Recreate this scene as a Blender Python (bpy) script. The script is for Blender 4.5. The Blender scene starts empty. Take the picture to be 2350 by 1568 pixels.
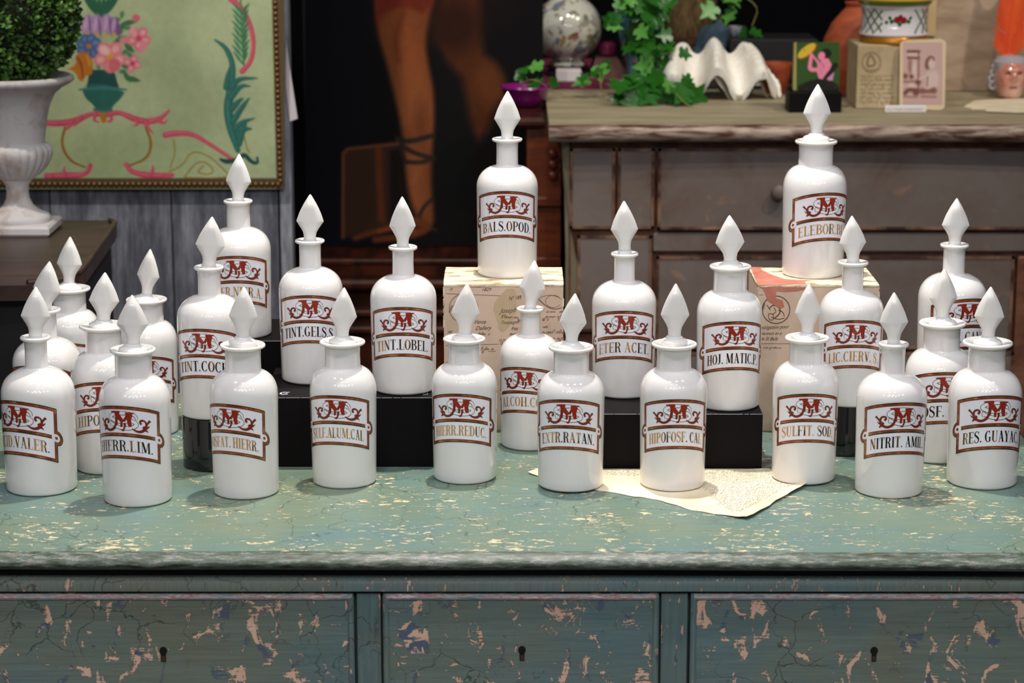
import bpy, math, random
import numpy as np
from mathutils import Vector, Matrix, noise as mnoise
random.seed(7)
R_ = math.radians
SC = bpy.context.scene
COL = SC.collection
# ------------------------------------------------------------------ camera
FPX = 5400.0; PITCH = R_(12.6); CZ = 1.57; TZ = 0.80
cam_d = bpy.data.cameras.new('camera'); cam = bpy.data.objects.new('camera', cam_d); COL.objects.link(cam)
cam.location = (0, 0, CZ); cam.rotation_euler = (math.pi/2-PITCH, 0, 0)
cam_d.sensor_width = 36; cam_d.lens = FPX/2350*36; cam_d.clip_end = 60
cam_d.dof.use_dof = True; cam_d.dof.focus_distance = 2.82; cam_d.dof.aperture_fstop = 8.0
SC.camera = cam
# ------------------------------------------------------------------ world, lights, exposure
SC.view_settings.view_transform = 'Standard'; SC.view_settings.look = 'None'
SC.view_settings.exposure = 0.75; SC.view_settings.gamma = 1.0; SC.view_settings.use_curve_mapping = False
w = bpy.data.worlds.new('world'); SC.world = w; w.use_nodes = True
w.node_tree.nodes['Background'].inputs[0].default_value = (0.93, 0.95, 1.0, 1)
w.node_tree.nodes['Background'].inputs[1].default_value = 0.07
def lamp(name, typ, loc, power, color=(1, .93, .84), target=None, radius=.03, spot=60, blend=.6):
    d = bpy.data.lights.new(name, typ); o = bpy.data.objects.new(name, d); COL.objects.link(o)
    d.energy = power; d.color = color; d.shadow_soft_size = radius; o.location = loc
    if typ == 'SPOT': d.spot_size = R_(spot); d.spot_blend = blend
    if target is not None:
        o.rotation_euler = (Vector(target)-Vector(loc)).to_track_quat('-Z', 'Y').to_euler()
    return o
# ceiling spotlights of the shop: one over the commode (its shadows), steep ones around it, a far row behind the viewer
lamp('ceiling_spot', 'SPOT', (0.02, 3.00, 2.62), 74, (1, .955, .87), (0.02, 2.85, .8), .03, 75, .7)
for (lx, ly, pw) in ((-1.0, 2.0, 17), (-.3, 1.75, 17), (.45, 1.8, 17), (1.1, 2.05, 17)):
    lamp('ceiling_spot', 'SPOT', (lx, ly, 2.9), pw, (.97, .96, 1), (lx*.35, 2.75, .85), .02, 60, .8)
for (lx, ly, lz, pw) in ((-1.7, -.2, 2.75, 12), (-.95, -.9, 2.8, 12), (-.45, -.2, 2.75, 12), (-.1, -1.1, 2.8, 12), (.22, -.2, 2.75, 12), (.75, -1.0, 2.8, 12), (1.25, -.2, 2.75, 12), (2.0, .1, 2.75, 12), (-.2, .9, 2.8, 5), (.5, .95, 2.8, 5)):
    lamp('far_ceiling_spot', 'SPOT', (lx, ly, lz), pw, (.95, .96, 1), (lx*.1, 2.7, .85), .016, 42, .6)
for (lx, ly, tx, ty, tz, pw) in ((-1.0, 2.8, -.85, 4.4, 1.2, 60), (1.6, 2.9, 1.0, 4.3, 1.05, 46), (.75, 3.1, .7, 4.5, 1.0, 30), (.1, 3.3, 0, 4.9, .9, 30)):
    lamp('ceiling_spot', 'SPOT', (lx, ly, 2.95), pw, (1, .93, .82), (tx, ty, tz), .04, 55, .8)
# ------------------------------------------------------------------ pixel of the photograph -> world
cp, sp_ = math.cos(PITCH), math.sin(PITCH)
def ray(px, py):
    a = (px-1175)/FPX; b = -(py-784)/FPX
    return Vector((a, cp+b*sp_, -sp_+b*cp))
CAM = Vector((0, 0, CZ))
def onZ(px, py, z): d = ray(px, py); return CAM+d*((z-CZ)/d.z)
def onY(px, py, Y): d = ray(px, py); return CAM+d*(Y/d.y)
def depth(p): return p[1]*cp-(p[2]-CZ)*sp_
# ------------------------------------------------------------------ materials
def lin(c):
    return tuple((v/255/12.92 if v/255 <= .04045 else ((v/255+.055)/1.055)**2.4) for v in c)
def mat(name, rgb, rough=.5, metal=0, coat=0, sss=0, spec=.5, build=None):
    m = bpy.data.materials.new(name); m.use_nodes = True
    nt = m.node_tree; b = nt.nodes['Principled BSDF']
    b.inputs['Base Color'].default_value = (*lin(rgb), 1)
    b.inputs['Roughness'].default_value = rough; b.inputs['Metallic'].default_value = metal
    b.inputs['Coat Weight'].default_value = coat; b.inputs['Coat Roughness'].default_value = .03
    b.inputs['Specular IOR Level'].default_value = spec
    if sss:
        b.inputs['Subsurface Weight'].default_value = sss
        b.inputs['Subsurface Radius'].default_value = (1.0, .75, .55); b.inputs['Subsurface Scale'].default_value = .012
    if build: build(nt, b)
    return m
class N:
    """small node helper"""
    def __init__(s, nt): s.nt = nt
    def new(s, t, **k):
        n = s.nt.nodes.new(t)
        for a, v in k.items(): setattr(n, a, v)
        return n
    def link(s, a, b): s.nt.links.new(a, b)
    def coord(s, scale=(1, 1, 1), kind='Object', rot=(0, 0, 0)):
        tc = s.new('ShaderNodeTexCoord'); mp = s.new('ShaderNodeMapping')
        mp.inputs['Scale'].default_value = scale; mp.inputs['Rotation'].default_value = rot
        s.link(tc.outputs[kind], mp.inputs[0]); return mp.outputs[0]
    def noise(s, co, scale=5, detail=4, rough=.55, dist=0):
        n = s.new('ShaderNodeTexNoise'); n.inputs['Scale'].default_value = scale; n.inputs['Detail'].default_value = detail
        n.inputs['Roughness'].default_value = rough; n.inputs['Distortion'].default_value = dist
        s.link(co, n.inputs['Vector']); return n.outputs['Fac']
    def ramp(s, f, stops, interp='LINEAR'):
        r = s.new('ShaderNodeValToRGB'); r.color_ramp.interpolation = interp
        e = r.color_ramp.elements
        while len(e) < len(stops): e.new(.5)
        for i, (p, c) in enumerate(stops):
            e[i].position = p
            e[i].color = (c, c, c, 1) if isinstance(c, (int, float)) else (*lin(c), 1)
        s.link(f, r.inputs[0]); return r.outputs[0]
    def mix(s, f, a, b, mode='MIX'):
        m = s.new('ShaderNodeMix', data_type='RGBA', blend_type=mode)
        if isinstance(f, (int, float)): m.inputs[0].default_value = f
        else: s.link(f, m.inputs[0])
        for v, i in ((a, 6), (b, 7)):
            if isinstance(v, tuple): m.inputs[i].default_value = (*lin(v), 1)
            else: s.link(v, m.inputs[i])
        return m.outputs[2]
    def math(s, op, a, b=0.0):
        m = s.new('ShaderNodeMath', operation=op)
        for v, i in ((a, 0), (b, 1)):
            if isinstance(v, (int, float)): m.inputs[i].default_value = v
            else: s.link(v, m.inputs[i])
        return m.outputs[0]
    def bump(s, bsdf, h, strength=.3, dist=.002):
        b = s.new('ShaderNodeBump'); b.inputs['Strength'].default_value = strength; b.inputs['Distance'].default_value = dist
        s.link(h, b.inputs['Height']); s.link(b.outputs[0], bsdf.inputs['Normal'])
def noisy(c1, c2, scale=8, stretch=(1, 1, 1), bump=0, dist=0, detail=5, lo=.35, hi=.65):
    def f(nt, b):
        n = N(nt); co = n.coord(stretch); v = n.noise(co, scale, detail, .6, dist)
        n.link(n.ramp(v, [(lo, c1), (hi, c2)]), b.inputs['Base Color'])
        if bump: n.bump(b, v, bump, .003)
    return f
def painted_wood(kind):
    """layered flaking paint: kind top / drawer / stile"""
    def f(nt, b):
        n = N(nt)
        vert = kind == 'stile'
        co = n.coord((1, 1, 1))
        big = n.noise(co, 5, 4, .6, .4)
        base = n.ramp(big, [(.3, (104, 134, 138)), (.5, (118, 140, 126)), (.7, (130, 142, 118))] if kind == 'top' else
                      [(.3, (116, 144, 152)), (.5, (132, 146, 138)), (.7, (140, 142, 122))])
        streak = n.noise(n.coord((6, 6, 150) if not vert else (150, 150, 6)), 2.2, 4, .7)
        if kind == 'top': streak = n.noise(n.coord((5, 60, 60)), 3, 4, .7)
        base = n.mix(.35 if kind != 'top' else .22, base, n.ramp(streak, [(.3, (60, 72, 70)), (.7, (168, 176, 160))]), 'OVERLAY')
        # chips down to the wood
        if kind == 'top':
            c1 = n.noise(n.coord((42, 88, 90)), 1.8, 6, .68, .7)
            zone = n.noise(n.coord((1, 1, 1)), 11, 3, .5)
            v = n.math('ADD', c1, n.math('MULTIPLY', zone, .34))
            t0 = .785; wide = .012
        elif kind == 'drawer':
            c1 = n.noise(n.coord((30, 30, 19), rot=(0, .45, 0)), 1.5, 6, .64, 1.0)
            st = n.noise(n.coord((9, 9, 190)), 2.4, 4, .7)
            v = n.math('ADD', n.math('ADD', c1, n.math('MULTIPLY', st, .24)), n.math('MULTIPLY', n.noise(co, 9, 2), .22))
            t0 = .808; wide = .012
        else:
            c1 = n.noise(n.coord((110, 110, 26) if vert else (22, 90, 90)), 1.6, 6, .7, .3)
            v = n.math('ADD', c1, n.math('MULTIPLY', n.noise(co, 13, 3), .25)); t0 = .735; wide = .012
        m = n.ramp(v, [(t0-wide, 0.0), (t0+wide, 1.0)])
        edge = n.ramp(v, [(t0-.035, 0.0), (t0-.012, .75), (t0, 0.0)])
        wood = n.ramp(n.noise(co, 30, 3), [(.35, (238, 222, 178)), (.65, (240, 212, 168))] if kind == 'top' else [(.35, (244, 196, 166)), (.65, (244, 206, 178))])
        blue = n.ramp(n.noise(n.coord((1, 1, 1)), 34, 4, .6, .5), [(.54, 0.0), (.58, 1.0)])
        wood = n.mix(n.math('MULTIPLY', blue, .0 if kind == 'top' else .9), wood, (52, 92, 124))
        c = n.mix(n.math('MULTIPLY', edge, .35 if kind == 'top' else .5), base, (76, 78, 62) if kind == 'top' else (62, 66, 54))
        c = n.mix(m, c, wood)
        # hairline cracks in the paint
        vo = n.new('ShaderNodeTexVoronoi', feature='DISTANCE_TO_EDGE'); vo.inputs['Scale'].default_value = 17
        ad = n.new('ShaderNodeVectorMath', operation='ADD'); dn = n.new('ShaderNodeTexNoise'); dn.inputs['Scale'].default_value = 14; dn.inputs['Detail'].default_value = 5
        n.link(co, dn.inputs['Vector']); sc = n.new('ShaderNodeVectorMath', operation='SCALE'); sc.inputs['Scale'].default_value = .10
        n.link(dn.outputs['Color'], sc.inputs[0]); n.link(co, ad.inputs[0]); n.link(sc.outputs[0], ad.inputs[1]); n.link(ad.outputs[0], vo.inputs['Vector'])
        gate = n.ramp(n.noise(co, 7, 2), [(.5, 0.0), (.58, .6)])
        cr = n.math('MULTIPLY', n.ramp(vo.outputs['Distance'], [(.004, 1.0), (.016, 0.0)]), gate)
        c = n.mix(cr, c, (52, 54, 42))
        n.link(c, b.inputs['Base Color'])
        h = n.math('SUBTRACT', n.math('SUBTRACT', n.math('MULTIPLY', streak, .25), m), n.math('MULTIPLY', cr, .8))
        n.bump(b, h, .55, .0012)
    return f
M = {}
M['glass'] = mat('milk_glass', (232, 228, 225), .12, coat=.5, sss=.25)
M['glass_s'] = mat('milk_glass_stopper', (233, 229, 224), .14, coat=.4, sss=.35)
M['panel'] = mat('label_enamel_white', (240, 238, 243), .15, coat=.5)
def goldf(nt, b):
    n = N(nt); v = n.noise(n.coord((1, 1, 1)), 95, 3, .6)
    n.link(n.ramp(v, [(.34, (104, 66, 34)), (.52, (140, 94, 52)), (.72, (196, 150, 96))]), b.inputs['Base Color'])
M['gold'] = mat('gilt_enamel', (176, 128, 72), .28, metal=.35, build=goldf)
def letf(nt, b):
    n = N(nt); oi = n.new('ShaderNodeObjectInfo')
    v = n.noise(n.coord((1, 1, .4)), 55, 3, .6)
    v = n.math('ADD', v, n.math('MULTIPLY', n.math('SUBTRACT', oi.outputs['Random'], .5), .3))
    n.link(n.ramp(v, [(.42, (34, 24, 16)), (.52, (110, 74, 34)), (.6, (206, 156, 92))]), b.inputs['Base Color'])  # dark-to-gold mottle puts the gilding's uneven reflections into the colour
M['letter'] = mat('gilt_lettering', (80, 55, 30), .25, metal=.3, build=letf)
M['goldf'] = mat('gilt_fine_line', (116, 84, 46), .3, metal=.3)
M['black'] = mat('black_enamel', (30, 24, 22), .2)
M['red'] = mat('red_enamel', (150, 40, 25), .25)
M['redd'] = mat('dark_red_enamel', (124, 42, 30), .25)
M['ptop'] = mat('flaking_green_paint_top', (120, 145, 130), .42, build=painted_wood('top'))
M['pdraw'] = mat('flaking_green_paint_drawer', (100, 115, 110), .45, build=painted_wood('drawer'))
M['pstile'] = mat('flaking_green_paint_stile', (100, 115, 110), .45, build=painted_wood('stile'))
def rub_lit(nt, b):
    n = N(nt); v = n.noise(n.coord((14, 60, 120)), 2.2, 5, .7)
    n.link(n.ramp(v, [(.40, (130, 144, 144)), (.5, (190, 188, 192)), (.56, (176, 84, 74)), (.60, (206, 204, 204)), (.7, (226, 222, 216))]), b.inputs['Base Color'])  # rubbed grey and red; the whites paint in the light the bead catches
def rub2(nt, b):
    n = N(nt); v = n.noise(n.coord((20, 90, 110)), 2.4, 6, .7); g = n.noise(n.coord((1, 1, 1)), 8, 3)
    v = n.math('ADD', v, n.math('MULTIPLY', n.math('SUBTRACT', g, .5), .3))
    n.link(n.ramp(v, [(.34, (48, 46, 34)), (.46, (80, 88, 72)), (.565, (96, 114, 108)), (.59, (196, 172, 150)), (.61, (98, 112, 112)), (.67, (108, 120, 124)), (.70, (156, 88, 78)), (.72, (140, 142, 144))]), b.inputs['Base Color']); n.bump(b, v, .5, .0015)
M['nose'] = mat('rubbed_edge_green', (130, 140, 130), .32, build=rub2)
M['bead'] = mat('rubbed_lit_bead', (150, 140, 140), .4, build=rub_lit)
M['dark'] = mat('painted_recess_shade', (14, 17, 26), .7)
M['riser'] = mat('black_card', (15, 11, 13), .55, spec=.12)
M['gloss'] = mat('gloss_black', (12, 8, 7), .09, coat=.6)
M['riserline'] = mat('pale_card_edge', (150, 146, 150), .5)
# ------------------------------------------------------------------ mesh helpers
def wloc(o):
    v = Vector((0, 0, 0))
    while o is not None: v += o.location; o = o.parent
    return v
class MB:
    def __init__(s): s.v = []; s.f = []; s.m = []
    def add(s, vs, fs, mi=0):
        k = len(s.v); s.v += [tuple(p) for p in vs]; s.f += [tuple(i+k for i in f) for f in fs]; s.m += [mi]*len(fs); return s
    def box(s, x0, x1, y0, y1, z0, z1, mi=0, bev=0):
        if bev:
            b = bev; vs = []; 
            P = [(x0, y0), (x1, y0), (x1, y1), (x0, y1)]
            def ring(ins, z): return [(x0+ins, y0+ins*1, z), (x1-ins, y0+ins, z), (x1-ins, y1-ins, z), (x0+ins, y1-ins, z)]
            rings = [ring(b, z0), ring(0, z0+b), ring(0, z1-b), ring(b, z1)]
            vs = [p for r in rings for p in r]; fs = [(3, 2, 1, 0), (12, 13, 14, 15)]
            for k in range(3):
                for i in range(4): j = (i+1) % 4; fs.append((k*4+i, k*4+j, k*4+4+j, k*4+4+i))
            return s.add(vs, fs, mi)
        vs = [(x, y, z) for z in (z0, z1) for (x, y) in ((x0, y0), (x1, y0), (x1, y1), (x0, y1))]
        return s.add(vs, [(3, 2, 1, 0), (4, 5, 6, 7), (0, 1, 5, 4), (1, 2, 6, 5), (2, 3, 7, 6), (3, 0, 4, 7)], mi)
    def lathe(s, prof, c=(0, 0, 0), n=64, mod=None, mi=0, cap=True):
        vs = []; fs = []
        for j, (r, z) in enumerate(prof):
            for i in range(n):
                a = 2*math.pi*i/n; rr = mod(r, z, a) if mod else r
                vs.append((c[0]+rr*math.cos(a), c[1]+rr*math.sin(a), c[2]+z))
        for j in range(len(prof)-1):
            for i in range(n):
                k = (i+1) % n; fs.append((j*n+i, j*n+k, (j+1)*n+k, (j+1)*n+i))
        if cap:
            fs.append(tuple(range(n))[::-1]); fs.append(tuple((len(prof)-1)*n+i for i in range(n)))
        return s.add(vs, fs, mi)
    def tube(s, pts, r, n=8, mi=0):
        pts = [Vector(p) for p in pts]; vs = []; fs = []
        for i, p in enumerate(pts):
            t = (pts[min(i+1, len(pts)-1)]-pts[max(i-1, 0)]).normalized()
            u = t.cross(Vector((0, 0, 1))); u = u.normalized() if u.length > 1e-4 else Vector((1, 0, 0)); v = t.cross(u)
            rr = r[i] if isinstance(r, (list, tuple)) else r
            for k in range(n):
                a = 2*math.pi*k/n; vs.append(p+u*(rr*math.cos(a))+v*(rr*math.sin(a)))
        for i in range(len(pts)-1):
            for k in range(n):
                q = (k+1) % n; fs.append((i*n+k, i*n+q, (i+1)*n+q, (i+1)*n+k))
        fs.append(tuple(range(n))); fs.append(tuple((len(pts)-1)*n+k for k in range(n))[::-1])
        return s.add(vs, fs, mi)
    def prism(s, poly, z0, z1, mi=0):
        n = len(poly); vs = [(x, y, z0) for x, y in poly]+[(x, y, z1) for x, y in poly]
        fs = [tuple(range(n))[::-1], tuple(range(n, 2*n))]+[(i, (i+1) % n, n+(i+1) % n, n+i) for i in range(n)]
        return s.add(vs, fs, mi)
    def extx(s, prof, x0, x1, n=1, off=None, mi=0):
        """profile of (y, z) drawn along x, closed"""
        k = len(prof); vs = []; fs = []
        for i in range(n+1):
            t = i/n; x = x0+(x1-x0)*t; o = off(x) if off else 0
            vs += [(x, y+o, z) for y, z in prof]
        for i in range(n):
            for j in range(k):
                q = (j+1) % k; fs.append((i*k+j, (i+1)*k+j, (i+1)*k+q, i*k+q))
        fs.append(tuple(range(k))); fs.append(tuple(n*k+j for j in range(k))[::-1])
        return s.add(vs, fs, mi)
    def build(s, name, mats, parent=None, smooth=False, local=False, sharp=35, **props):
        me = bpy.data.meshes.new(name)
        off = Vector((0, 0, 0)) if (parent is None or local) else wloc(parent)
        me.from_pydata([(p[0]-off.x, p[1]-off.y, p[2]-off.z) for p in s.v], [], s.f)
        for m in (mats if isinstance(mats, (list, tuple)) else [mats]): me.materials.append(m)
        me.polygons.foreach_set('material_index', s.m)
        if smooth:
            me.polygons.foreach_set('use_smooth', [True]*len(s.f))
            me.set_sharp_from_angle(angle=R_(sharp))
        me.update()
        o = bpy.data.objects.new(name, me); COL.objects.link(o); o.parent = parent
        for k, v in props.items(): o[k] = v
        return o
def thing(name, label, cat, loc=(0, 0, 0), group=None, rz=0):
    o = bpy.data.objects.new(name, None); COL.objects.link(o); o.location = loc; o.rotation_euler.z = rz
    o.empty_display_size = .02
    o['label'] = label; o['category'] = cat
    if group: o['group'] = group
    return o
def tagmesh(o, label, cat, group=None):
    """move origin of a world-space mesh to its base centre and tag it"""
    me = o.data; co = np.empty(len(me.vertices)*3); me.vertices.foreach_get('co', co); co = co.reshape(-1, 3)
    c = (co.min(0)+co.max(0))/2; c[2] = co[:, 2].min(); me.vertices.foreach_set('co', (co-c).ravel()); me.update(); o.location = c
    o['label'] = label; o['category'] = cat
    if group: o['group'] = group
    return o
def bez(p0, p1, p2, p3, n):
    out = []
    for i in range(n+1):
        t = i/n; u = 1-t
        out.append(tuple(u*u*u*a+3*u*u*t*b+3*u*t*t*c+t*t*t*d for a, b, c, d in zip(p0, p1, p2, p3)))
    return out
def smooth_pts(pts, it=2):
    """Chaikin corner cutting of an open polyline (any dimension)"""
    pts = [tuple(p) for p in pts]
    for _ in range(it):
        q = [pts[0]]
        for a, b in zip(pts, pts[1:]):
            q.append(tuple(.75*x+.25*y for x, y in zip(a, b))); q.append(tuple(.25*x+.75*y for x, y in zip(a, b)))
        q.append(pts[-1]); pts = q
    return pts
def strip(pts, w, maxd=None):
    """flat ribbon of variable width in 2D: (verts, quads)"""
    n = len(pts); W = list(w) if isinstance(w, (list, tuple)) else [w]*n
    if maxd:
        P = []; Q = []
        for i in range(n-1):
            L = math.dist(pts[i], pts[i+1]); k = max(1, math.ceil(L/maxd))
            for j in range(k):
                t = j/k; P.append(tuple(a+(b-a)*t for a, b in zip(pts[i], pts[i+1]))); Q.append(W[i]+(W[i+1]-W[i])*t)
        P.append(pts[-1]); Q.append(W[-1]); pts, W = P, Q; n = len(pts)
    vs = []; fs = []
    for i in range(n):
        a = pts[max(i-1, 0)]; b = pts[min(i+1, n-1)]
        dx, dy = b[0]-a[0], b[1]-a[1]; L = math.hypot(dx, dy) or 1; nx, ny = -dy/L, dx/L; h = W[i]/2
        vs += [(pts[i][0]+nx*h, pts[i][1]+ny*h), (pts[i][0]-nx*h, pts[i][1]-ny*h)]
    for i in range(n-1): fs.append((2*i, 2*i+1, 2*i+3, 2*i+2))
    return vs, fs
def mitre(pts, W):
    n = len(pts); vs = []; fs = []
    for i in range(n):
        p = pts[i]
        def nrm(a, b):
            dx, dy = b[0]-a[0], b[1]-a[1]; L = math.hypot(dx, dy) or 1e-9; return (-dy/L, dx/L)
        n1 = nrm(pts[i-1], p) if i else nrm(p, pts[1]); n2 = nrm(p, pts[i+1]) if i < n-1 else n1
        mx, my = n1[0]+n2[0], n1[1]+n2[1]; L = math.hypot(mx, my) or 1; mx /= L; my /= L
        k = min(1.5, 1/max(.5, mx*n1[0]+my*n1[1])); h = W[i]/2*k
        vs += [(p[0]+mx*h, p[1]+my*h), (p[0]-mx*h, p[1]-my*h)]
    for i in range(n-1): fs.append((2*i, 2*i+1, 2*i+3, 2*i+2))
    return vs, fs
def dense(pts, w, maxd):
    W = list(w) if isinstance(w, (list, tuple)) else [w]*len(pts); P = []; Q = []
    for i in range(len(pts)-1):
        L = math.dist(pts[i], pts[i+1]); k = max(1, math.ceil(L/maxd))
        for j in range(k):
            t = j/k; P.append(tuple(a+(b-a)*t for a, b in zip(pts[i], pts[i+1]))); Q.append(W[i]+(W[i+1]-W[i])*t)
    P.append(tuple(pts[-1])); Q.append(W[-1]); return P, Q
def arcp(cx, cy, rx, ry, a0, a1, n=14):
    return [(cx+rx*math.cos(R_(a0+(a1-a0)*i/n)), cy+ry*math.sin(R_(a0+(a1-a0)*i/n))) for i in range(n+1)]
# ---- a condensed fat-face alphabet, drawn as strokes: (points, width); cap height 1
TK, TN = .165, .045
def arcw(cx, cy, rx, ry, a0, a1, n=16, tk=TK):
    P = arcp(cx, cy, rx, ry, a0, a1, n)
    W = [TN+(tk-TN)*abs(math.cos(R_(a0+(a1-a0)*i/n)))**1.6 for i in range(n+1)]
    return (P, W)
def stem(x, y0=0, y1=1, wd=TK, sf=True):
    o = [([(x, y0), (x, y1)], wd)]
    if sf:
        e = wd/2+.065
        if y0 == 0: o.append(([(x-e, .02), (x+e, .02)], .04))
        if y1 == 1: o.append(([(x-e, .98), (x+e, .98)], .04))
    return o
def bar(x0, x1, y, wd=TN): return [([(x0, y), (x1, y)], wd)]
def tick(x, y, h): return [([(x, y), (x, y+h)], [.05, .012][::1])]
GL = {
 'I': (.34, lambda: stem(.17)),
 'H': (.70, lambda: stem(.16)+stem(.54)+bar(.16, .54, .5)),
 'E': (.58, lambda: stem(.16)+bar(.1, .52, .98)+bar(.1, .52, .02)+bar(.16, .42, .52)+tick(.50, .98, -.24)+tick(.50, .02, .26)+tick(.42, .43, .18)),
 'F': (.56, lambda: stem(.16)+bar(.1, .52, .98)+bar(.16, .42, .52)+tick(.50, .98, -.24)+tick(.42, .43, .18)),
 'L': (.56, lambda: stem(.16)+bar(.1, .5, .02)+tick(.49, .02, .3)),
 'T': (.60, lambda: stem(.3)+bar(.05, .55, .98)+tick(.07, .98, -.26)+tick(.53, .98, -.26)),
 'D': (.66, lambda: stem(.16)+bar(.1, .34, .98)+bar(.1, .34, .02)+[arcw(.30, .5, .24, .48, -90, 90)]),
 'O': (.62, lambda: [arcw(.31, .5, .215, .485, 0, 360, 30)]),
 'C': (.60, lambda: [arcw(.32, .5, .225, .485, 50, 312, 24)]+tick(.48, .98, -.3)+[([(.47, .12), (.51, .24)], .04)]),
 'G': (.66, lambda: [arcw(.32, .5, .225, .485, 50, 300, 24)]+tick(.48, .98, -.3)+stem(.50, .06, .44, .14, False)+bar(.38, .62, .44, .04)),
 'S': (.56, lambda: [(smooth_pts([(.46, .76), (.40, .97), (.20, 1.0), (.08, .84), (.12, .66), (.28, .54), (.44, .40), (.48, .2), (.36, .0), (.16, .0), (.07, .24)], 2), None)]+tick(.46, .98, -.28)+tick(.08, .02, .28)),
 'A': (.68, lambda: [([(.13, .02), (.32, 1)], .05), ([(.31, 1), (.53, .02)], TK), ([(.2, .33), (.46, .33)], .04), ([(.04, .02), (.23, .02)], .04), ([(.41, .02), (.66, .02)], .04)]),
 'V': (.66, lambda: [([(.14, .98), (.35, 0)], TK), ([(.36, 0), (.54, .98)], .05), ([(.03, .98), (.27, .98)], .04), ([(.45, .98), (.63, .98)], .04)]),
 'Y': (.64, lambda: [([(.13, .98), (.32, .48)], TK), ([(.33, .48), (.53, .98)], .05), ([(.02, .98), (.25, .98)], .04), ([(.44, .98), (.62, .98)], .04)]+stem(.32, 0, .5)),
 'X': (.66, lambda: [([(.14, .98), (.52, .02)], TK), ([(.14, .02), (.51, .98)], .05), ([(.04, .98), (.26, .98)], .04), ([(.42, .98), (.6, .98)], .04), ([(.05, .02), (.23, .02)], .04), ([(.4, .02), (.64, .02)], .04)]),
 'Z': (.56, lambda: [([(.1, .04), (.46, .96)], TK), ([(.06, .98), (.5, .98)], .05), ([(.06, .02), (.5, .02)], .05)]+tick(.07, .98, -.26)+tick(.49, .02, .28)),
 'M': (.86, lambda: [([(.13, 0), (.13, .98)], .05), ([(.17, .98), (.40, .06)], TK), ([(.41, .06), (.63, .98)], .05), ([(.68, .02), (.68, .98)], TK), ([(.04, .98), (.2, .98)], .04), ([(.6, .98), (.82, .98)], .04), ([(.04, .02), (.22, .02)], .04), ([(.56, .02), (.82, .02)], .04)]),
 'N': (.70, lambda: [([(.13, 0), (.13, .98)], .05), ([(.15, .98), (.54, .04)], TK), ([(.56, .02), (.56, .98)], .05), ([(.04, .98), (.2, .98)], .04), ([(.46, .98), (.66, .98)], .04), ([(.04, .02), (.22, .02)], .04)]),
 'U': (.68, lambda: stem(.16, .24, 1)+[([(.53, .3), (.53, .98)], .05), ([(.44, .98), (.62, .98)], .04), (arcp(.345, .26, .185, .24, 180, 360, 12), [TK, .13, .11, .09, .07, .06]+[.05]*7)]),
 'J': (.44, lambda: stem(.26, .2, 1)+[(arcp(.16, .22, .1, .2, 0, -150, 10), [.14, .12, .1, .08, .06, .05, .05, .05, .07, .09, .1])]),
 'P': (.60, lambda: stem(.16)+bar(.1, .32, .98)+bar(.16, .32, .48)+[arcw(.30, .73, .2, .25, -90, 90, 12, .15)]),
 'B': (.62, lambda: stem(.16)+bar(.1, .32, .98)+bar(.16, .32, .52)+bar(.1, .32, .02)+[arcw(.29, .75, .19, .23, -90, 90, 12, .15), arcw(.30, .27, .22, .25, -90, 90, 12, .16)]),
 'R': (.66, lambda: stem(.16)+bar(.1, .32, .98)+bar(.16, .34, .52)+[arcw(.30, .75, .2, .23, -90, 90, 12, .15), (smooth_pts([(.34, .5), (.46, .42), (.47, .2), (.5, .04), (.6, .05)], 2), .13)]),
 '.': (.24, lambda: [(disc(.1, .07, .07))]),
 ' ': (.26, lambda: []),
}
def disc(cx, cy, r, n=8):
    P = []; W = []
    for i in range(n+1):
        a = -math.pi/2+math.pi*i/n; P.append((cx+r*math.sin(a), cy)); W.append(max(2*r*math.cos(a), r*.15))
    return (P, W)
def glyph(ch):
    w, f = GL[ch]; out = []
    for P, W in f():
        if W is None:
            n = len(P); W = [.05+(TK-.03)*math.exp(-((i/(n-1)-.5)/.2)**2) for i in range(n)]
        out.append((P, W))
    return w, out
def text_strokes(txt, cx, halfw, y0, h):
    """strokes of txt fitted to the width 2*halfw, baseline y0, cap height h"""
    gs = [(c,)+glyph(c) for c in txt]; tot = sum(g[1] for g in gs)
    sx = 2*halfw/tot; sx = min(sx, h*1.12); x = cx-tot*sx/2; out = []
    for c, wd, ss in gs:
        L = []
        for P, W in ss:
            k = (sx+h)/2 if c == '.' else sx*.6+h*.4
            kk = [h if c == '.' else (sx if abs(P[-1][1]-P[0][1]) > abs(P[-1][0]-P[0][0]) else h)]*1
            L.append(([(x+px*(h if c == '.' else sx), y0+py*h) for px, py in P], [v*min(kk[0], h*.95) for v in (W if isinstance(W, (list, tuple)) else [W]*len(P))]))
        out.append((c, L)); x += wd*sx
    return out
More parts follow.
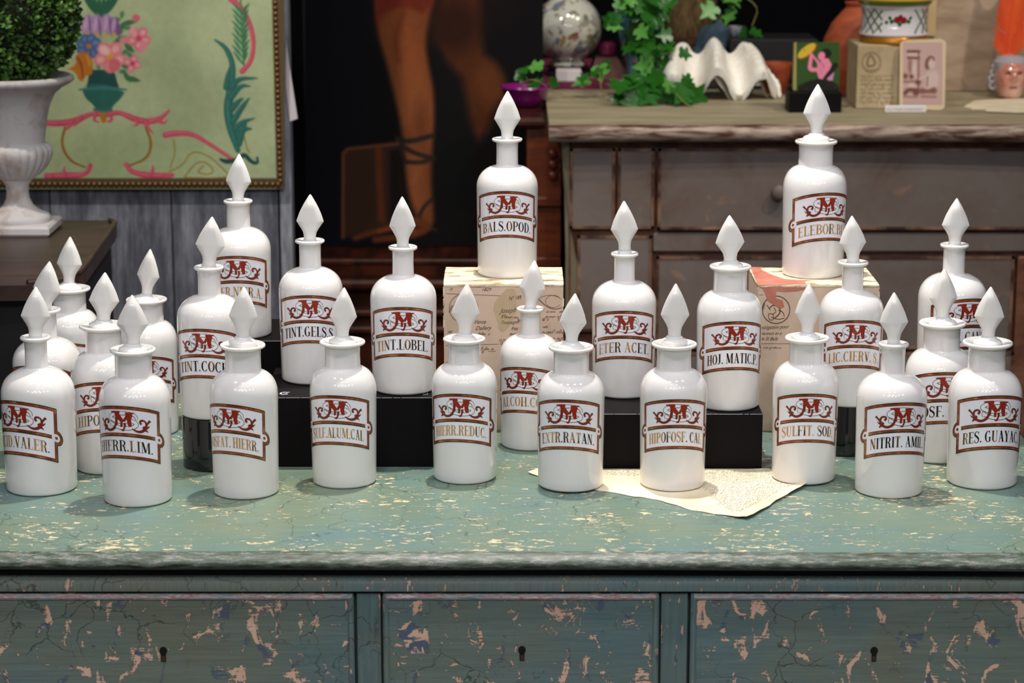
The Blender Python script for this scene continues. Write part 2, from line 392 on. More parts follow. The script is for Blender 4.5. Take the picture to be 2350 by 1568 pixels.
# ---- the monogram and scrolls, traced once in label units (u, v)
ARCH = .42
def dg(pts):
    out = []
    for x, y in pts:
        s = max(-.98, min(.98, (x-655)/550)); th = math.asin(s)
        v = -(y-784-.176*550*math.cos(th))/1083; u = .5*th
        out.append((u, v+.36*u*u))
    return out
MONO = []   # (material index, layer, strokes)  0 gold line 1 white 2 red 3 dark red
def mono():
    out = []
    wid = lambda *a: [v/1100 for v in a]
    S1 = smooth_pts(dg([(885, 675), (868, 615), (800, 588), (680, 580), (560, 590), (465, 632), (470, 668), (560, 705), (690, 716), (800, 690), (892, 742), (840, 800), (700, 822), (580, 800), (500, 760), (478, 728), (486, 790)]), 2)
    n = len(S1); w1 = [(.014+.034*math.sin(math.pi*min(1, i/(n-1)*1.02))**.5) for i in range(n)]
    out.append((0, 1, S1, [x+.015 for x in w1])); out.append((1, 2, S1, w1))
    scr = [([(600, 575), (575, 640), (572, 720), (545, 800), (480, 850), (420, 852), (368, 812), (345, 755), (320, 715), (290, 680)], (58, 50, 44, 38, 32, 36, 34, 26, 20, 30)),
           ([(350, 760), (352, 705), (385, 682), (425, 690), (428, 722), (405, 742)], (26, 24, 24, 24, 24, 34)),
           ([(368, 812), (335, 790), (308, 765)], (34, 18, 4)), ([(380, 825), (345, 835), (340, 862)], (34, 22, 4)), ([(395, 800), (382, 775), (372, 765)], (26, 16, 4)),
           ([(812, 812), (850, 842), (900, 862), (955, 850), (985, 810), (1005, 755), (1022, 715), (1050, 682)], (10, 26, 32, 36, 34, 26, 20, 30)),
           ([(1003, 762), (1000, 712), (975, 682), (935, 680), (920, 712), (940, 738)], (26, 24, 24, 24, 24, 34)),
           ([(985, 810), (1020, 790), (1042, 765)], (34, 18, 4)), ([(975, 830), (1010, 838), (1020, 866)], (34, 22, 4)), ([(960, 805), (972, 780), (980, 768)], (26, 16, 4)),
           ([(655, 705), (650, 760), (648, 800)], (34, 30, 26)), ([(700, 730), (705, 780), (695, 822), (665, 850), (640, 832)], (30, 30, 26, 24, 10))]
    for P, W in scr:
        w2 = wid(*W); Q = smooth_pts([(a[0], a[1], b) for a, b in zip(dg(P), w2)], 2)
        out.append((0, 0, [(a+.006, b-.006) for a, b, c in Q], [c for a, b, c in Q]))
        out.append((3, 3, [(a, b) for a, b, c in Q], [c for a, b, c in Q]))
    em = [([(480, 560), (560, 566), (625, 566)], (6, 34, 34)), ([(565, 575), (610, 640), (672, 716)], (60, 66, 52)), ([(690, 700), (720, 650), (745, 590)], (34, 26, 24)),
          ([(715, 580), (780, 582), (845, 566)], (30, 30, 6)), ([(790, 585), (765, 650), (772, 735), (785, 782)], (70, 62, 54, 40))]
    for P, W in em:
        Q = [(a[0], a[1], b) for a, b in zip(dg(P), wid(*W))]; Q = smooth_pts(Q, 1)
        out.append((0, 3.4, [(a+.005, b-.006) for a, b, c in Q], [c+.006 for a, b, c in Q]))
        out.append((2, 4.2, [(a, b) for a, b, c in Q], [c for a, b, c in Q]))
    return out
MONO = mono()
LA, LB = .557, .378       # half width, half height of the label frame
EU, EV, ER = .540, -.035, .105
def frame_path(i):
    a, b, r = LA-i, LB-i, ER-i
    du = a-EU; dv = math.sqrt(max(r*r-du*du, 1e-6)); a0 = math.degrees(math.atan2(dv, du))
    P = [(0, b), (a, b), (a, EV+dv)]+arcp(EU, EV, r, r, a0, -a0, 16)[1:]+[(a, -b), (0, -b)]
    return P, [(-x, y) for x, y in P[::-1]]
FRAME = [(0, frame_path(.0055), .0125), (1, frame_path(.022), .024), (2, frame_path(.040), .0145)]
def bottle(name, cx, w_, yb, yr, xt, yt, sw, wide, rimw, neckw, rot, yl, txt, zs=TZ, label='', collar=0, gold=None, knob_rot=0, group='milk glass apothecary bottles with red and gilt labels'):
    pf = onZ(cx, yb, zs); Rr = .04
    for _ in range(4):
        Yc = pf.y+.95*Rr; d = depth((0, Yc, zs+.09)); Rr = w_*d/FPX/2
    D = 2*Rr; X = (cx-1175)/FPX*d
    zr = onY(cx, yr, Yc).z-zs
    pt = onY(xt, yt, Yc); zt = pt.z-zs; dx_t = pt.x-X
    zc = onY(cx, yl, Yc-Rr).z-zs
    root = thing(name, label, 'bottle', (X, Yc, zs), group)
    rn = neckw*d/FPX/2; rr = rimw*d/FPX/2
    znb = zr-(.37 if wide else .41)*D; zsh = znb-.37*D
    def rad(z):
        t = max(0, min(1, z/zsh)); return Rr*(.962+.038*t)
    ft = .055*D
    prof = [(.30*D, 0)]+[(rad(0)-ft+ft*math.sin(a), ft*.75-ft*.75*math.cos(a)) for a in [R_(x) for x in (0, 18, 36, 54, 72, 90)]]
    prof += [(rad(z), z) for z in np.linspace(ft, zsh, 14)[1:]]
    prof += [(a, b) for a, b in bez((Rr, zsh), (Rr, zsh+.22*D), (rn+.52*(Rr-rn), znb-.035*D), (rn+.012*D, znb-.008*D), 14)[1:]]
    th = .058*D if not wide else .062*D
    prof += [(rn+.002*D, znb+.006*D), (rn, znb+.02*D), (rn*.985, (znb+zr)/2), (rn, zr-th*.9)]
    e = th*.5
    prof += [(rn+.01*D, zr-th*.62), (rr-e*.9, zr-th*.55), (rr-e*.2, zr-th*.3), (rr, zr-.0*th), (rr-e*.25, zr+th*.32), (rr-e*.8, zr+th*.42), (rr-e*1.5, zr+th*.34)]
    rh = rn*(.80 if wide else .70)
    prof += [(rh+.012*D, zr+th*.05), (rh, zr-th*.2), (rh*.96, zr-.12*D), (.001, zr-.12*D)]
    MB().lathe(prof, n=72).build('bottle_body', M['glass'], root, True, True, 60)
    # stopper: flattened lozenge blade on a stem, ground plug below
    W = sw*d/FPX/2; zb = zr+th*.1
    st_h = zt-zb; rs = W*.46
    zst = zb+collar*D+(.06*D if wide else .0)
    if wide: rs = W*.46
    bl = zt-zst
    hw = [(0, rs*1.08), (.04, rs*1.0), (.11, rs*.98), (.19, rs*1.1), (.26, W*.64), (.34, W*.82), (.405, W*.965), (.42, W), (.438, W*.985), (.50, W*.915), (.60, W*.79), (.70, W*.635), (.80, W*.46), (.88, W*.30), (.94, W*.175), (.975, W*.10), (.993, W*.045), (1.0, W*.012)]
    vs = []; fs = []; K = 16
    for t, h in hw:
        blend = max(0, min(1, (t-.06)/.25)); tk = min(rs*.95*(1-blend)+W*.40*blend, h*.9 if t > .6 else 9)
        if t > .75: tk = min(tk, W*.40*(1-(t-.75)/.25)**.6+h*.1)
        base = [(h, .16*tk), (h*.93, .34*tk), (.60*h, .86*tk), (.42*h, tk)]
        q = base+[(-a, b) for a, b in base[::-1]]; ring = q+[(-a, -b) for a, b in q]
        for k, (a, b) in enumerate(ring):
            an = math.atan2(b, a); an = [11, 30, 55, 75, 105, 125, 150, 169, 191, 210, 235, 255, 285, 305, 330, 349][k]
            ca, sa = h*math.cos(R_(an)), h*math.sin(R_(an))
            vs.append((ca*(1-blend)+a*blend, sa*(1-blend)+b*blend, zst+bl*t-zb))
    for j in range(len(hw)-1):
        for i in range(K):
            k = (i+1) % K; fs.append((j*K+i, j*K+k, (j+1)*K+k, (j+1)*K+i))
    fs.append(tuple((len(hw)-1)*K+i for i in range(K)))
    mb = MB().add(vs, fs)
    zz = zst-zb
    if wide:
        rc = rh*.97 if collar < .03 else rh*.97
        pr = [(rh*.9, -.1*D), (rh*.97, -.01*D), (rh*.97, collar*D)]
        pr += [(rh*.97, collar*D+.008*D), (rh*.93, collar*D+.022*D), (rh*.80, collar*D+.04*D), (rh*.62, collar*D+.052*D), (rs*1.25, zz+.012*D), (rs*1.02, zz+.03*D), (rs*.9, zz+.03*D)]
    else:
        pr = [(rh*.9, -.1*D), (rh*.97, -.01*D), (rh*.97, collar*D-.004*D), (rh*.9, collar*D+.004*D), (rs*1.0, zz+.012*D), (rs*.9, zz+.02*D)] if collar > .01 else [(rh*.9, -.1*D), (rh*.97, -.02*D), (rh*.96, 0), (rs*1.04, .012*D), (rs*.9, .03*D)]
    mb.lathe(pr, n=40)
    so = mb.build('stopper', M['glass_s'], root, True, True, 32)
    so.location = (0, 0, zb)
    so.rotation_euler = (0, math.atan2(dx_t, st_h), R_(knob_rot))
    # label fired onto the glass
    def mp(u, v, off):
        z = zc+(v-ARCH*u*u)*D; th_ = R_(rot)+2*u; r_ = rad(z)+off
        return (r_*math.sin(th_), -r_*math.cos(th_), z)
    def emit(mb, P, Wd, off, mi=0, maxd=.03, mt=True):
        P, Wd = dense(P, Wd, maxd); a, f = mitre(P, Wd); mb.add([mp(x, y, off) for x, y in a], f, mi)
    pn = MB(); nu = 26
    g = [[mp(-LA+.03+(2*LA-.06)*i/nu, -LB+.03+(2*LB-.06)*j/4, .00012) for i in range(nu+1)] for j in range(5)]
    pn.add([p for r in g for p in r], [(j*(nu+1)+i, j*(nu+1)+i+1, (j+1)*(nu+1)+i+1, (j+1)*(nu+1)+i) for j in range(4) for i in range(nu)])
    for s in (-1, 1): emit(pn, *disc(s*EU, EV, ER-.03, 10), .00016, 0, .02)
    lab = pn.build('label', M['panel'], root, True, True)
    fr = MB()
    for mi, (p1, p2), wd in FRAME:
        emit(fr, p1, wd, .00030+.00003*mi, mi); emit(fr, p2, wd, .00030+.00003*mi, mi)
    for mi, yy, wd in ((2, -.014, .013), (1, -.034, .028), (0, -.054, .012)):
        emit(fr, [(-.475, yy), (.475, yy)], wd, .0003+.00003*mi, mi)
    for s in (-1, 1):
        emit(fr, *disc(s*EU, EV, .046, 8), .00042, 3, .02); emit(fr, *disc(s*EU, EV, .022, 8), .0005, 1, .02)
        emit(fr, [(s*EU-.012, EV-.018), (s*EU+.012, EV+.018)], .006, .00056, 0)
    fo = fr.build('label_frame', [M['black'], M['gold'], M['red'], M['panel']], lab, False, True)
    mo = MB()
    for mi, lay, P, Wd in MONO: emit(mo, P, Wd, .0003+.00007*lay, mi, .025)
    mo.build('monogram', [M['goldf'], M['panel'], M['red'], M['redd']], lab, False, True)
    if txt:
        lt = MB()
        for c, ss in text_strokes(txt, 0, .445, -.272, .158):
            for P, Wd in ss: emit(lt, P, Wd, .00032, 0, .03)
        lt.build('lettering', M['letter'], lab, False, True)
    return root
Z1 = TZ+.0866; Z2 = TZ+.068; ZC = TZ+.064; ZB = .991; Z3 = .917
BT = [ # cx, body w, base y, rim y, tip x, tip y, stopper w, wide, rim w, neck w, label rot, label y, text, support z, collar, knob rot, label
 (89,168,1142,775,82,658,66,0,70,51,-24,985,'ACID.VALER.',TZ,.0,10,'milk glass bottle lettered ACID.VALER., slim neck, leftmost of the front row'),
 (311,163,1167,803,303,677,71,1,105,85,-13,993,'HIERR.LIM.',TZ,.0,4,'milk glass bottle lettered HIERR.LIM., nearest the front edge of the commode'),
 (561,156,1149,793,560,658,65,1,104,82,-21,987,'FOSFAT. HIERR.',TZ,.045,-3,'milk glass bottle lettered FOSFAT. HIERR., raised domed stopper, third along the front row'),
 (788,153,1124,785,790,660,62,1,105,81,-10,965,'SULF.ALUM.CAL',TZ,.0,8,'milk glass bottle lettered SULF.ALUM.CAL in front of the left black box'),
 (1066,150,1114,778,1072,650,64,1,97,74,-8,960,'HIERR.REDUC.',TZ,.0,2,'milk glass bottle lettered HIERR.REDUC. in front of the left papered box'),
 (1310,155,1132,797,1320,673,62,1,104,82,-8,975,'EXTR.RATAN.',TZ,.0,-4,'milk glass bottle lettered EXTR.RATAN. on the left end of the old letter'),
 (1545,154,1130,790,1551,651,65,1,104,79,2,974,'HIPOFOSF. CAL',TZ,.035,3,'milk glass bottle lettered HIPOFOSF. CAL standing in the middle of the old letter'),
 (1848,151,1115,776,1857,651,60,1,102,79,0,960,'SULFIT. SOD.',TZ,.0,0,'milk glass bottle lettered SULFIT. SOD. at the right corner of the old letter'),
 (2045,161,1147,790,2052,671,64,0,69,54,7,984,'NITRIT. AMIL.',TZ,.0,-3,'milk glass bottle lettered NITRIT. AMIL., slim neck, second from right in the front row'),
 (2260,167,1127,787,2274,658,67,1,114,85,5,970,'RES. GUAYAC.',TZ,.0,-6,'milk glass bottle lettered RES. GUAYAC., rightmost of the front row'),
 (243,156,1092,748,241,625,68,1,110,84,5,935,'HIPOF.SOD.',TZ,.0,6,'milk glass bottle with visible letters HIPO, half hidden behind the HIERR.LIM. bottle'),
 (111,158,1067,712,115,598,65,0,72,50,-12,900,'',TZ,.0,-12,'milk glass bottle with slim neck, directly behind the ACID.VALER. bottle'),
 (164,134,975,663,161,543,57,1,98,76,0,838,'',TZ,.02,0,'milk glass bottle at the back left corner, wide lip, below the stone urn'),
 (341,134,1005,688,346,570,53,1,94,76,2,868,'OXID.ZINC',TZ,.01,-14,'milk glass bottle showing only the right edge of its label, behind the HIERR.LIM. bottle'),
 (484,152,966,614,487,497,67,0,69,53,-8,812,'TINT.COCH.',ZC,.02,2,'milk glass bottle lettered TINT.COCH raised on the left glossy black cylinder'),
 (550,145,781,462,549,353,58,0,67,54,0,642,'ETER.NITR.A.',Z3,.0,-4,'milk glass bottle lettered NITR.A., tallest placed at left, in front of grey planks'),
 (714,147,885,553,712,446,62,0,68,50,0,733,'TINT.GELS.S.',Z1,.0,3,'milk glass bottle lettered TINT.GELS.S. on the left half of the left black box'),
 (926,152,909,568,923,451,60,0,67,49,0,762,'TINT.LOBEL.',Z1,.0,-2,'milk glass bottle lettered TINT.LOBEL. on the right half of the left black box'),
 (1164,141,641,320,1165,209,60,0,70,50,-1,492,'BALS.OPOD.',ZB,.0,2,'milk glass bottle lettered BALS.OPOD. standing on top of the left papered box'),
 (1217,141,1037,709,1227,597,59,0,64,46,-14,896,'ALCOH.COC.',TZ,.0,-7,'milk glass bottle lettered ALCOH.CO standing low in front of the left papered box'),
 (1432,148,917,583,1432,461,62,0,64,48,-2,769,'ETER ACET.',Z2,.055,0,'milk glass bottle lettered ETER ACET. on the left half of the right black box'),
 (1673,150,946,612,1674,494,66,1,96,77,5,794,'HOJ. MATIC.P.',Z2,.0,3,'milk glass bottle lettered HOJ. MATIC.P. on the right half of the right black box'),
 (1869,146,642,325,1877,193,63,1,97,79,14,498,'ELEBOR.BL.',ZB,.045,0,'milk glass bottle lettered ELEBOR.BL. standing on top of the right papered box'),
 (1953,147,937,603,1955,495,61,0,71,49,0,790,'LIC.CIERV. S.',ZC,.0,2,'milk glass bottle lettered LIC.CIERV. S. raised on a glossy black cylinder'),
 (2184,156,905,563,2196,455,62,0,66,50,16,745,'TINT. CANEL',ZC,.0,-4,'milk glass bottle at the far back right, slim neck, behind the lettered SF. Z bottle'),
 (2157,160,1067,742,2167,617,64,1,108,83,1,914,'FOSF. ZINC.',TZ,.0,6,'milk glass bottle lettered SF. Z wedged between the NITRIT. AMIL. and RES. GUAYAC. bottles'),
]
# ------------------------------------------------------------------ the room
M['floor'] = mat('dark_floorboards', (44, 34, 28), .5, build=noisy((38, 28, 22), (58, 44, 34), 6, (1, 8, 1)))
M['wall'] = mat('dark_navy_wall', (7, 7, 13), .9, spec=.1, build=noisy((5, 5, 9), (9, 9, 16), 3))
MB().box(-4, 4, -1.5, 5.9, -.05, 0).build('floor', M['floor'], kind='structure')
MB().box(-4, 4, 5.6, 5.7, 0, 3.2).build('wall_back', M['wall'], kind='structure')
# ------------------------------------------------------------------ green commode
XL, XR = -.668, .648
com = thing('commode', 'long green painted commode with flaking paint, three drawers and moulded top, under all the bottles', 'chest of drawers', (0, 2.75, 0))
offf = lambda x: -.0085*x + .0016*math.sin(x*5.1+.6)+.0008*math.sin(x*17)
MB().extx([(3.12, .781), (2.412, .781), (2.412, .7998), (2.418, .8), (3.12, .8)], XL, XR, 60, offf).build('commode_top', M['ptop'], com, True, sharp=50)
MB().extx([(2.4125, .7811), (2.408, .7812), (2.401, .7828), (2.396, .7862), (2.3945, .790), (2.3965, .7938), (2.401, .7970), (2.408, .7990), (2.4125, .7997)], XL, XR, 60, offf).build('edge_moulding', M['nose'], com, True, sharp=50)
MB().box(XL+.03, XR-.03, 2.438, 3.09, .12, .7805).build('carcass', M['pstile'], com)
MB().box(XL+.028, XR-.028, 2.426, 2.438, .769, .7805).build('shadow_gap', M['dark'], com)  # recess strip coloured near black, painting in the shadow under the top
MB().extx([(2.438, .7520), (2.420, .7520), (2.416, .7538), (2.416, .764), (2.420, .768), (2.438, .769)], XL+.028, XR-.028, 1).build('frieze_rail', M['pstile'], com, True, sharp=50)
M['hole'] = mat('keyhole_dark', (8, 6, 6), .8); M['rust'] = mat('rusty_lock', (92, 58, 40), .6, metal=.3)
def drawer(x0, x1, z0, z1, keyx=None, keyz=None):
    d = MB(); yf = 2.417; r = .0035
    d.box(x0, x1, yf, 2.4375, z0, z1, 0)
    dr = d.build('drawer', M['pdraw'], com)
    i = .003
    for nm, pts, mm in (('top_bead', [(x0+i, yf+.0006, z1-i), (x1-i, yf+.0006, z1-i)], 'bead'), ('bottom_bead', [(x0+i, yf+.0006, z0+i), (x1-i, yf+.0006, z0+i)], 'pstile'), ('side_bead', [(x0+i, yf+.0006, z0+i), (x0+i, yf+.0006, z1-i)], 'pstile'), ('side_bead', [(x1-i, yf+.0006, z0+i), (x1-i, yf+.0006, z1-i)], 'pstile')):
        MB().tube(pts, r, 10).build(nm, M[mm], dr, True)
    if keyx is not None:
        k = MB(); P = arcp(keyx, keyz, .0042, .0048, -50, 230, 14)+[(keyx-.0026, keyz-.0125), (keyx+.0026, keyz-.0125)]
        n = len(P); vs = [(x, yf-.0004, z) for x, z in P]; k.add(vs+[(keyx, yf-.0004, keyz-.002)], [(n, (i+1) % n, i) for i in range(n)])
        k.build('keyhole', M['hole'], dr)
        m = MB(); m.box(keyx-.0016, keyx+.0018, yf-.0007, yf, keyz-.0118, keyz-.006); m.build('lock_plate', M['rust'], dr)
    return dr
def fx(px, py=1440): return onY(px, py, 2.417).x
KZ = onY(1198, 1494, 2.417).z
DT = .7500
drawer(XL+.03, fx(812), .53, DT, fx(373), KZ); drawer(fx(880), fx(1511), .53, DT, fx(1198), KZ+.001); drawer(fx(1585), XR-.03, .53, DT, fx(2008), KZ)
for a, b in ((819, 873), (1518, 1578)):
    MB().box(fx(a), fx(b), 2.4235, 2.4375, .53, .749).build('stile', M['pstile'], com)
MB().box(XL+.028, XR-.028, 2.420, 2.4375, .51, .528).build('lower_rail', M['pstile'], com)
drawer(XL+.03, XR-.03, .14, .505)
for x in (XL+.06, XR-.1):
    for y in (2.48, 3.03): MB().box(x, x+.05, y, y+.05, 0, .12).build('foot', M['pstile'], com)
# small chips of dirt on the commode top
# ------------------------------------------------------------------ stands under the bottles
G_R = 'display stands for the bottles'
def riser(x0, x1, y0, y1, h, label):
    t = thing('display_riser', label, 'stand', ((x0+x1)/2, (y0+y1)/2, TZ), G_R)
    MB().box(x0, x1, y0, y1, TZ, TZ+h, bev=.0009).build('riser_box', M['riser'], t)
    b = MB(); rng = random.Random(x0)
    x = x0+.001
    while x < x1-.004:
        L = rng.uniform(.004, .03)
        b.box(x, min(x+L, x1-.001), y0-.00005, y0+.0006, TZ+h-.0007, TZ+h+.00005); x += L+rng.uniform(0, .002)  # broken pale line along the top front edge
    b.build('pale_edge', M['riserline'], t)
    return t
t = riser(-.300, -.093, 2.748, 2.905, .0866, 'black card display box under the TINT.GELS.S. and TINT.LOBEL. bottles')
mk = MB()
p = onZ(652, 903, TZ+.0868)
for P, W in (arcw(0, 0, .0042, .0030, 20, 340, 20, .0009), ([(.002, -.001), (.0035, .0026), (.0066, .0026)], [.0007]*3), ([(-.0015, 0), (.0015, .0008)], [.0008]*2)):
    W = [max(v, .0007)*1.0 if v < .01 else .0009 for v in W]
    a, f = strip(P, W); mk.add([(p.x+x, p.y+y*2.2, TZ+.0868) for x, y in a], f)
mk.build('printed_mark', M['panel'], t)
mk = MB(); p = onZ(982, 905, TZ+.0868); mk.box(p.x-.006, p.x, p.y-.0006, p.y+.0004, TZ+.0866, TZ+.0868); mk.box(p.x-.0008, p.x, p.y, p.y+.006, TZ+.0866, TZ+.0868); mk.build('corner_mark', M['panel'], t)
riser(.086, .3015, 2.741, 2.90, .068, 'black card display box under the ETER ACET. and HOJ. MATIC.P. bottles')
riser(-.385, -.283, 2.925, 3.06, .117, 'tall black card box at the back under the bottle lettered NITR.A.')
def cyl(px, pyb, wpx, h, label):
    p = onZ(px, pyb, TZ); R = wpx*depth(p)/FPX/2; c = (p.x+0, p.y+R, TZ)
    t = thing('display_cylinder', label, 'stand', c, G_R)
    MB().lathe([(R-.0015, 0), (R, .0015), (R, h-.002), (R-.0006, h-.0006), (R-.002, h)], c, 72).build('cylinder_body', M['gloss'], t, True, sharp=40)
cyl(485, 1085, 148, .064, 'glossy black cylinder under the TINT.COCH. bottle')
cyl(1953, 1050, 144, .064, 'glossy black cylinder under the CIERV. S. bottle')
cyl(2184, 1019, 150, .064, 'glossy black cylinder hidden at the back right under the slim-necked bottle')
# ------------------------------------------------------------------ handwriting helpers
def squig(L, h, seed, step=.55):
    """a run of looping handwriting of length L, x-height h"""
    r = random.Random(seed); P = []; x = 0; gap = r.uniform(3, 7)*h; out = []
    while x < L:
        amp = h*r.choice([.7, .8, 1, 1, 1.1, 2.0, -1.6]); wd = h*r.uniform(.55, .9)*step/.55
        for k in range(6):
            a = math.pi*2*k/6; P.append((x+wd*k/6-.28*wd*math.sin(a)+.25*(amp*.5*(1-math.cos(a))), amp*.5*(1-math.cos(a))))
        x += wd; gap -= wd
        if gap < 0:
            out.append(P); P = []; x += h*r.uniform(.8, 1.8); gap = r.uniform(2.5, 8)*h
    if P: out.append(P)
    return out
def put(mb, P, w_, f, mi=0):
    if len(P) < 2: return
    a, fc = strip(P, w_); mb.add([f(x, y) for x, y in a], fc, mi)
def font_mesh(txt, size, shear=0):
    c = bpy.data.curves.new('t', 'FONT'); c.body = txt; c.size = size; c.shear = shear; c.resolution_u = 2
    o = bpy.data.objects.new('t', c); me = bpy.data.meshes.new_from_object(o)
    vs = [(v.co.x, v.co.y) for v in me.vertices]; fs = [tuple(p.vertices) for p in me.polygons]
    bpy.data.objects.remove(o); bpy.data.curves.remove(c); bpy.data.meshes.remove(me); return vs, fs
def puttext(mb, txt, x, y, size, f, shear=.55, rot=0, mi=0, sx=.8):
    vs, fs = font_mesh(txt, size, shear); c, s = math.cos(rot), math.sin(rot)
    mb.add([f(x+(u*sx)*c-v*s, y+(u*sx)*s+v*c) for u, v in vs], fs, mi)
M['ink'] = mat('brown_ink', (84, 58, 40), .8); M['inkg'] = mat('grey_ink', (92, 82, 70), .8)
M['ink2'] = mat('pale_ink', (140, 112, 84), .8)
M['paper'] = mat('old_tan_paper', (216, 190, 166), .85, build=noisy((222, 194, 172), (202, 176, 150), 13, (1, 1, 1), .12, .4, 5, .38, .68))
M['chipwood'] = mat('torn_cream_paper', (236, 224, 190), .85, build=noisy((150, 116, 88), (236, 224, 192), 26, (1, 3, 2), .4, .5, 6, .38, .50))
M['redpaper'] = mat('faded_red_paper', (190, 112, 94), .8, build=noisy((176, 98, 82), (202, 130, 108), 30))
M['letterp'] = mat('cream_letter_paper', (240, 226, 196), .8, build=noisy((244, 232, 204), (226, 206, 172), 14, (1, 1, 1), .15, .5, 5, .42, .72))
# ------------------------------------------------------------------ papered boxes
def pbox(pxl, pxr, pyt, pyb, Y, dep, label):
    a = onY(pxl, pyt, Y); b = onY(pxr, pyt, Y); h = ZB-TZ
    t = thing('papered_box', label, 'box', ((a.x+b.x)/2, Y+dep/2, TZ), 'boxes covered in old handwritten paper')
    x0, x1 = a.x, b.x
    MB().box(x0, x1, Y, Y+dep, TZ, ZB-.0004, bev=.0008).build('box_body', M['paper'], t)
    n = 16; rng = random.Random(int(pxl)); vs = []; fs = []      # torn edge of the lid paper
    rim = [(x0+(x1-x0)*i/n, Y-.0006+rng.uniform(-.0003, .0002)) for i in range(n+1)]+[(x1+.0006, Y+dep*i/5) for i in range(1, 6)]+[(x1+(x0-x1)*i/n, Y+dep+rng.uniform(-.001, .0015)) for i in range(1, n+1)]+[(x0-.0006, Y+dep*(5-i)/5) for i in range(1, 5)]
    MB().prism(rim, ZB-.0022, ZB).build('lid_paper', M['chipwood'], t)
    e = MB()
    z = TZ+.002
    while z < ZB-.004:
        L = rng.uniform(.004, .016)
        for xx in (x0, x1):
            if rng.random() < .6: e.box(xx-.0008, xx+.0008, Y-.0004, Y+.0006, z, min(z+L, ZB-.003))
        z += L+rng.uniform(.001, .006)
    e.build('frayed_edge', M['chipwood'], t)
    return t, x0, x1
def fr_map(Y):   # writing laid out on a front face: pixel of the photo -> that face
    return lambda px, py: tuple(onY(px, py, Y-.00035))
t, bx0, bx1 = pbox(1018, 1293, 653, 1000, 2.92, .118, 'box covered in handwritten tan paper under the BALS.OPOD. bottle')
W1 = MB(); f = fr_map(2.92); fy = lambda x, y: f(x, -y)
def s(x, y, L, h, seed, w=1.0, m=0): 
    for P in squig(L, h, seed): put(W1, [(x+a, -(y)+b) for a, b in P], w, fy, m)
puttext(W1, '10', 1030, -667, 9, fy, .5); puttext(W1, '1829', 1104, -668, 11, fy, .5, 0, 0, 1.0)
puttext(W1, 'Nº 189', 1168, -690, 13, fy, .3, .12, 0, .75)
put(W1, [(1023, -674), (1148, -679)], .8, fy); put(W1, [(1023, -793), (1145, -790)], .8, fy)
puttext(W1, 'Joseph', 1147, -719, 16, fy, .6, .05, 0, .85); s(1196, 718, 18, 4, 3); puttext(W1, 'et sons', 1253, -718, 9, fy, .6); s(1284, 718, 6, 4, 4)
s(1150, 731, 60, 4.2, 5); s(1246, 730, 40, 4.2, 6)
puttext(W1, 'Vente', 1086, -743, 13, fy, .6, 0, 0, .9); puttext(W1, 'Toussaigne', 1148, -744, 11, fy, .6, .03, 0, .85)
puttext(W1, 'par', 1027, -764, 10, fy, .6); puttext(W1, 'Dallery', 1090, -758, 13, fy, .6, .04, 0, .95); puttext(W1, 'fres', 1172, -758, 13, fy, .6)
s(1246, 753, 8, 4, 7); s(1096, 770, 26, 4, 8); s(1170, 770, 28, 5, 9); s(1243, 766, 44, 5, 10); s(1146, 784, 40, 5, 11); s(1250, 780, 38, 4.5, 12)
s(1104, 804, 28, 4, 13); put(W1, [(1120, -807), (1138, -806)], .8, fy)
put(W1, smooth_pts([(1236, -687), (1250, -700), (1262, -708), (1278, -710), (1289, -706)], 2), 1.4, fy)
put(W1, arcp(1270, -692, 18, 14, 20, 330, 26), .8, fy); put(W1, arcp(1262, -690, 26, 12, 30, 170, 16), .8, fy)
put(W1, arcp(1064, -708, 33, 33, 0, 360, 40), 1.0, fy); put(W1, arcp(1064, -708, 24, 24, 0, 360, 34), .7, fy); puttext(W1, 'TIMBRE', 1034, -719, 7, fy, 0, 1.25)
W1.build('handwriting', M['ink'], t)
q = MB(); q.add([fy(x, -y) for x, y in ((1046, 653), (1146, 653), (1140, 657), (1100, 660), (1066, 658), (1050, 656))], [(0, 1, 2, 3, 4, 5)]); q.build('red_strip', M['redpaper'], t)
q = MB(); P = smooth_pts([(1162, -664), (1184, -662), (1186, -700), (1180, -735), (1150, -770), (1140, -735), (1128, -700), (1162, -664)], 2); q.add([fy(x, y-.0) for x, y in P[:-1]], [tuple(range(len(P)-1))]); 
M['stain'] = mat('brown_water_stain', (196, 172, 138), .85); q.v = [(x, y+.00015, z) for x, y, z in q.v]; q.build('water_stain', M['stain'], t)
t, _, _ = pbox(1740, 2018, 655, 993, 2.916, .118, 'box covered in stamped tan paper with torn red patch under the ELEBOR.BL. bottle')
W1 = MB(); f = fr_map(2.916); fy = lambda x, y: f(x, -y)
puttext(W1, 'obligation pour', 1746, -756, 12, fy, .6, .04, 0, .85); puttext(W1, 'Harmois en p', 1744, -769, 10, fy, .6, .02, 0, .9); puttext(W1, 'de St Bally', 1743, -781, 11, fy, .6, 0, 0, .9)
put(W1, [(1742, -789), (1815, -789)], .8, fy); put(W1, [(1814, -789), (1814, -850)], .7, fy); put(W1, [(1742, -677), (1752, -677)], .8, fy)
for rr in (32, 31): put(W1, arcp(1781, -711, rr, rr, 0, 360, 44), .9, fy)
puttext(W1, 'TIMBRE', 1753, -714, 7, fy, 0, 1.35)
s(1752, 800, 40, 2, 30, .6)
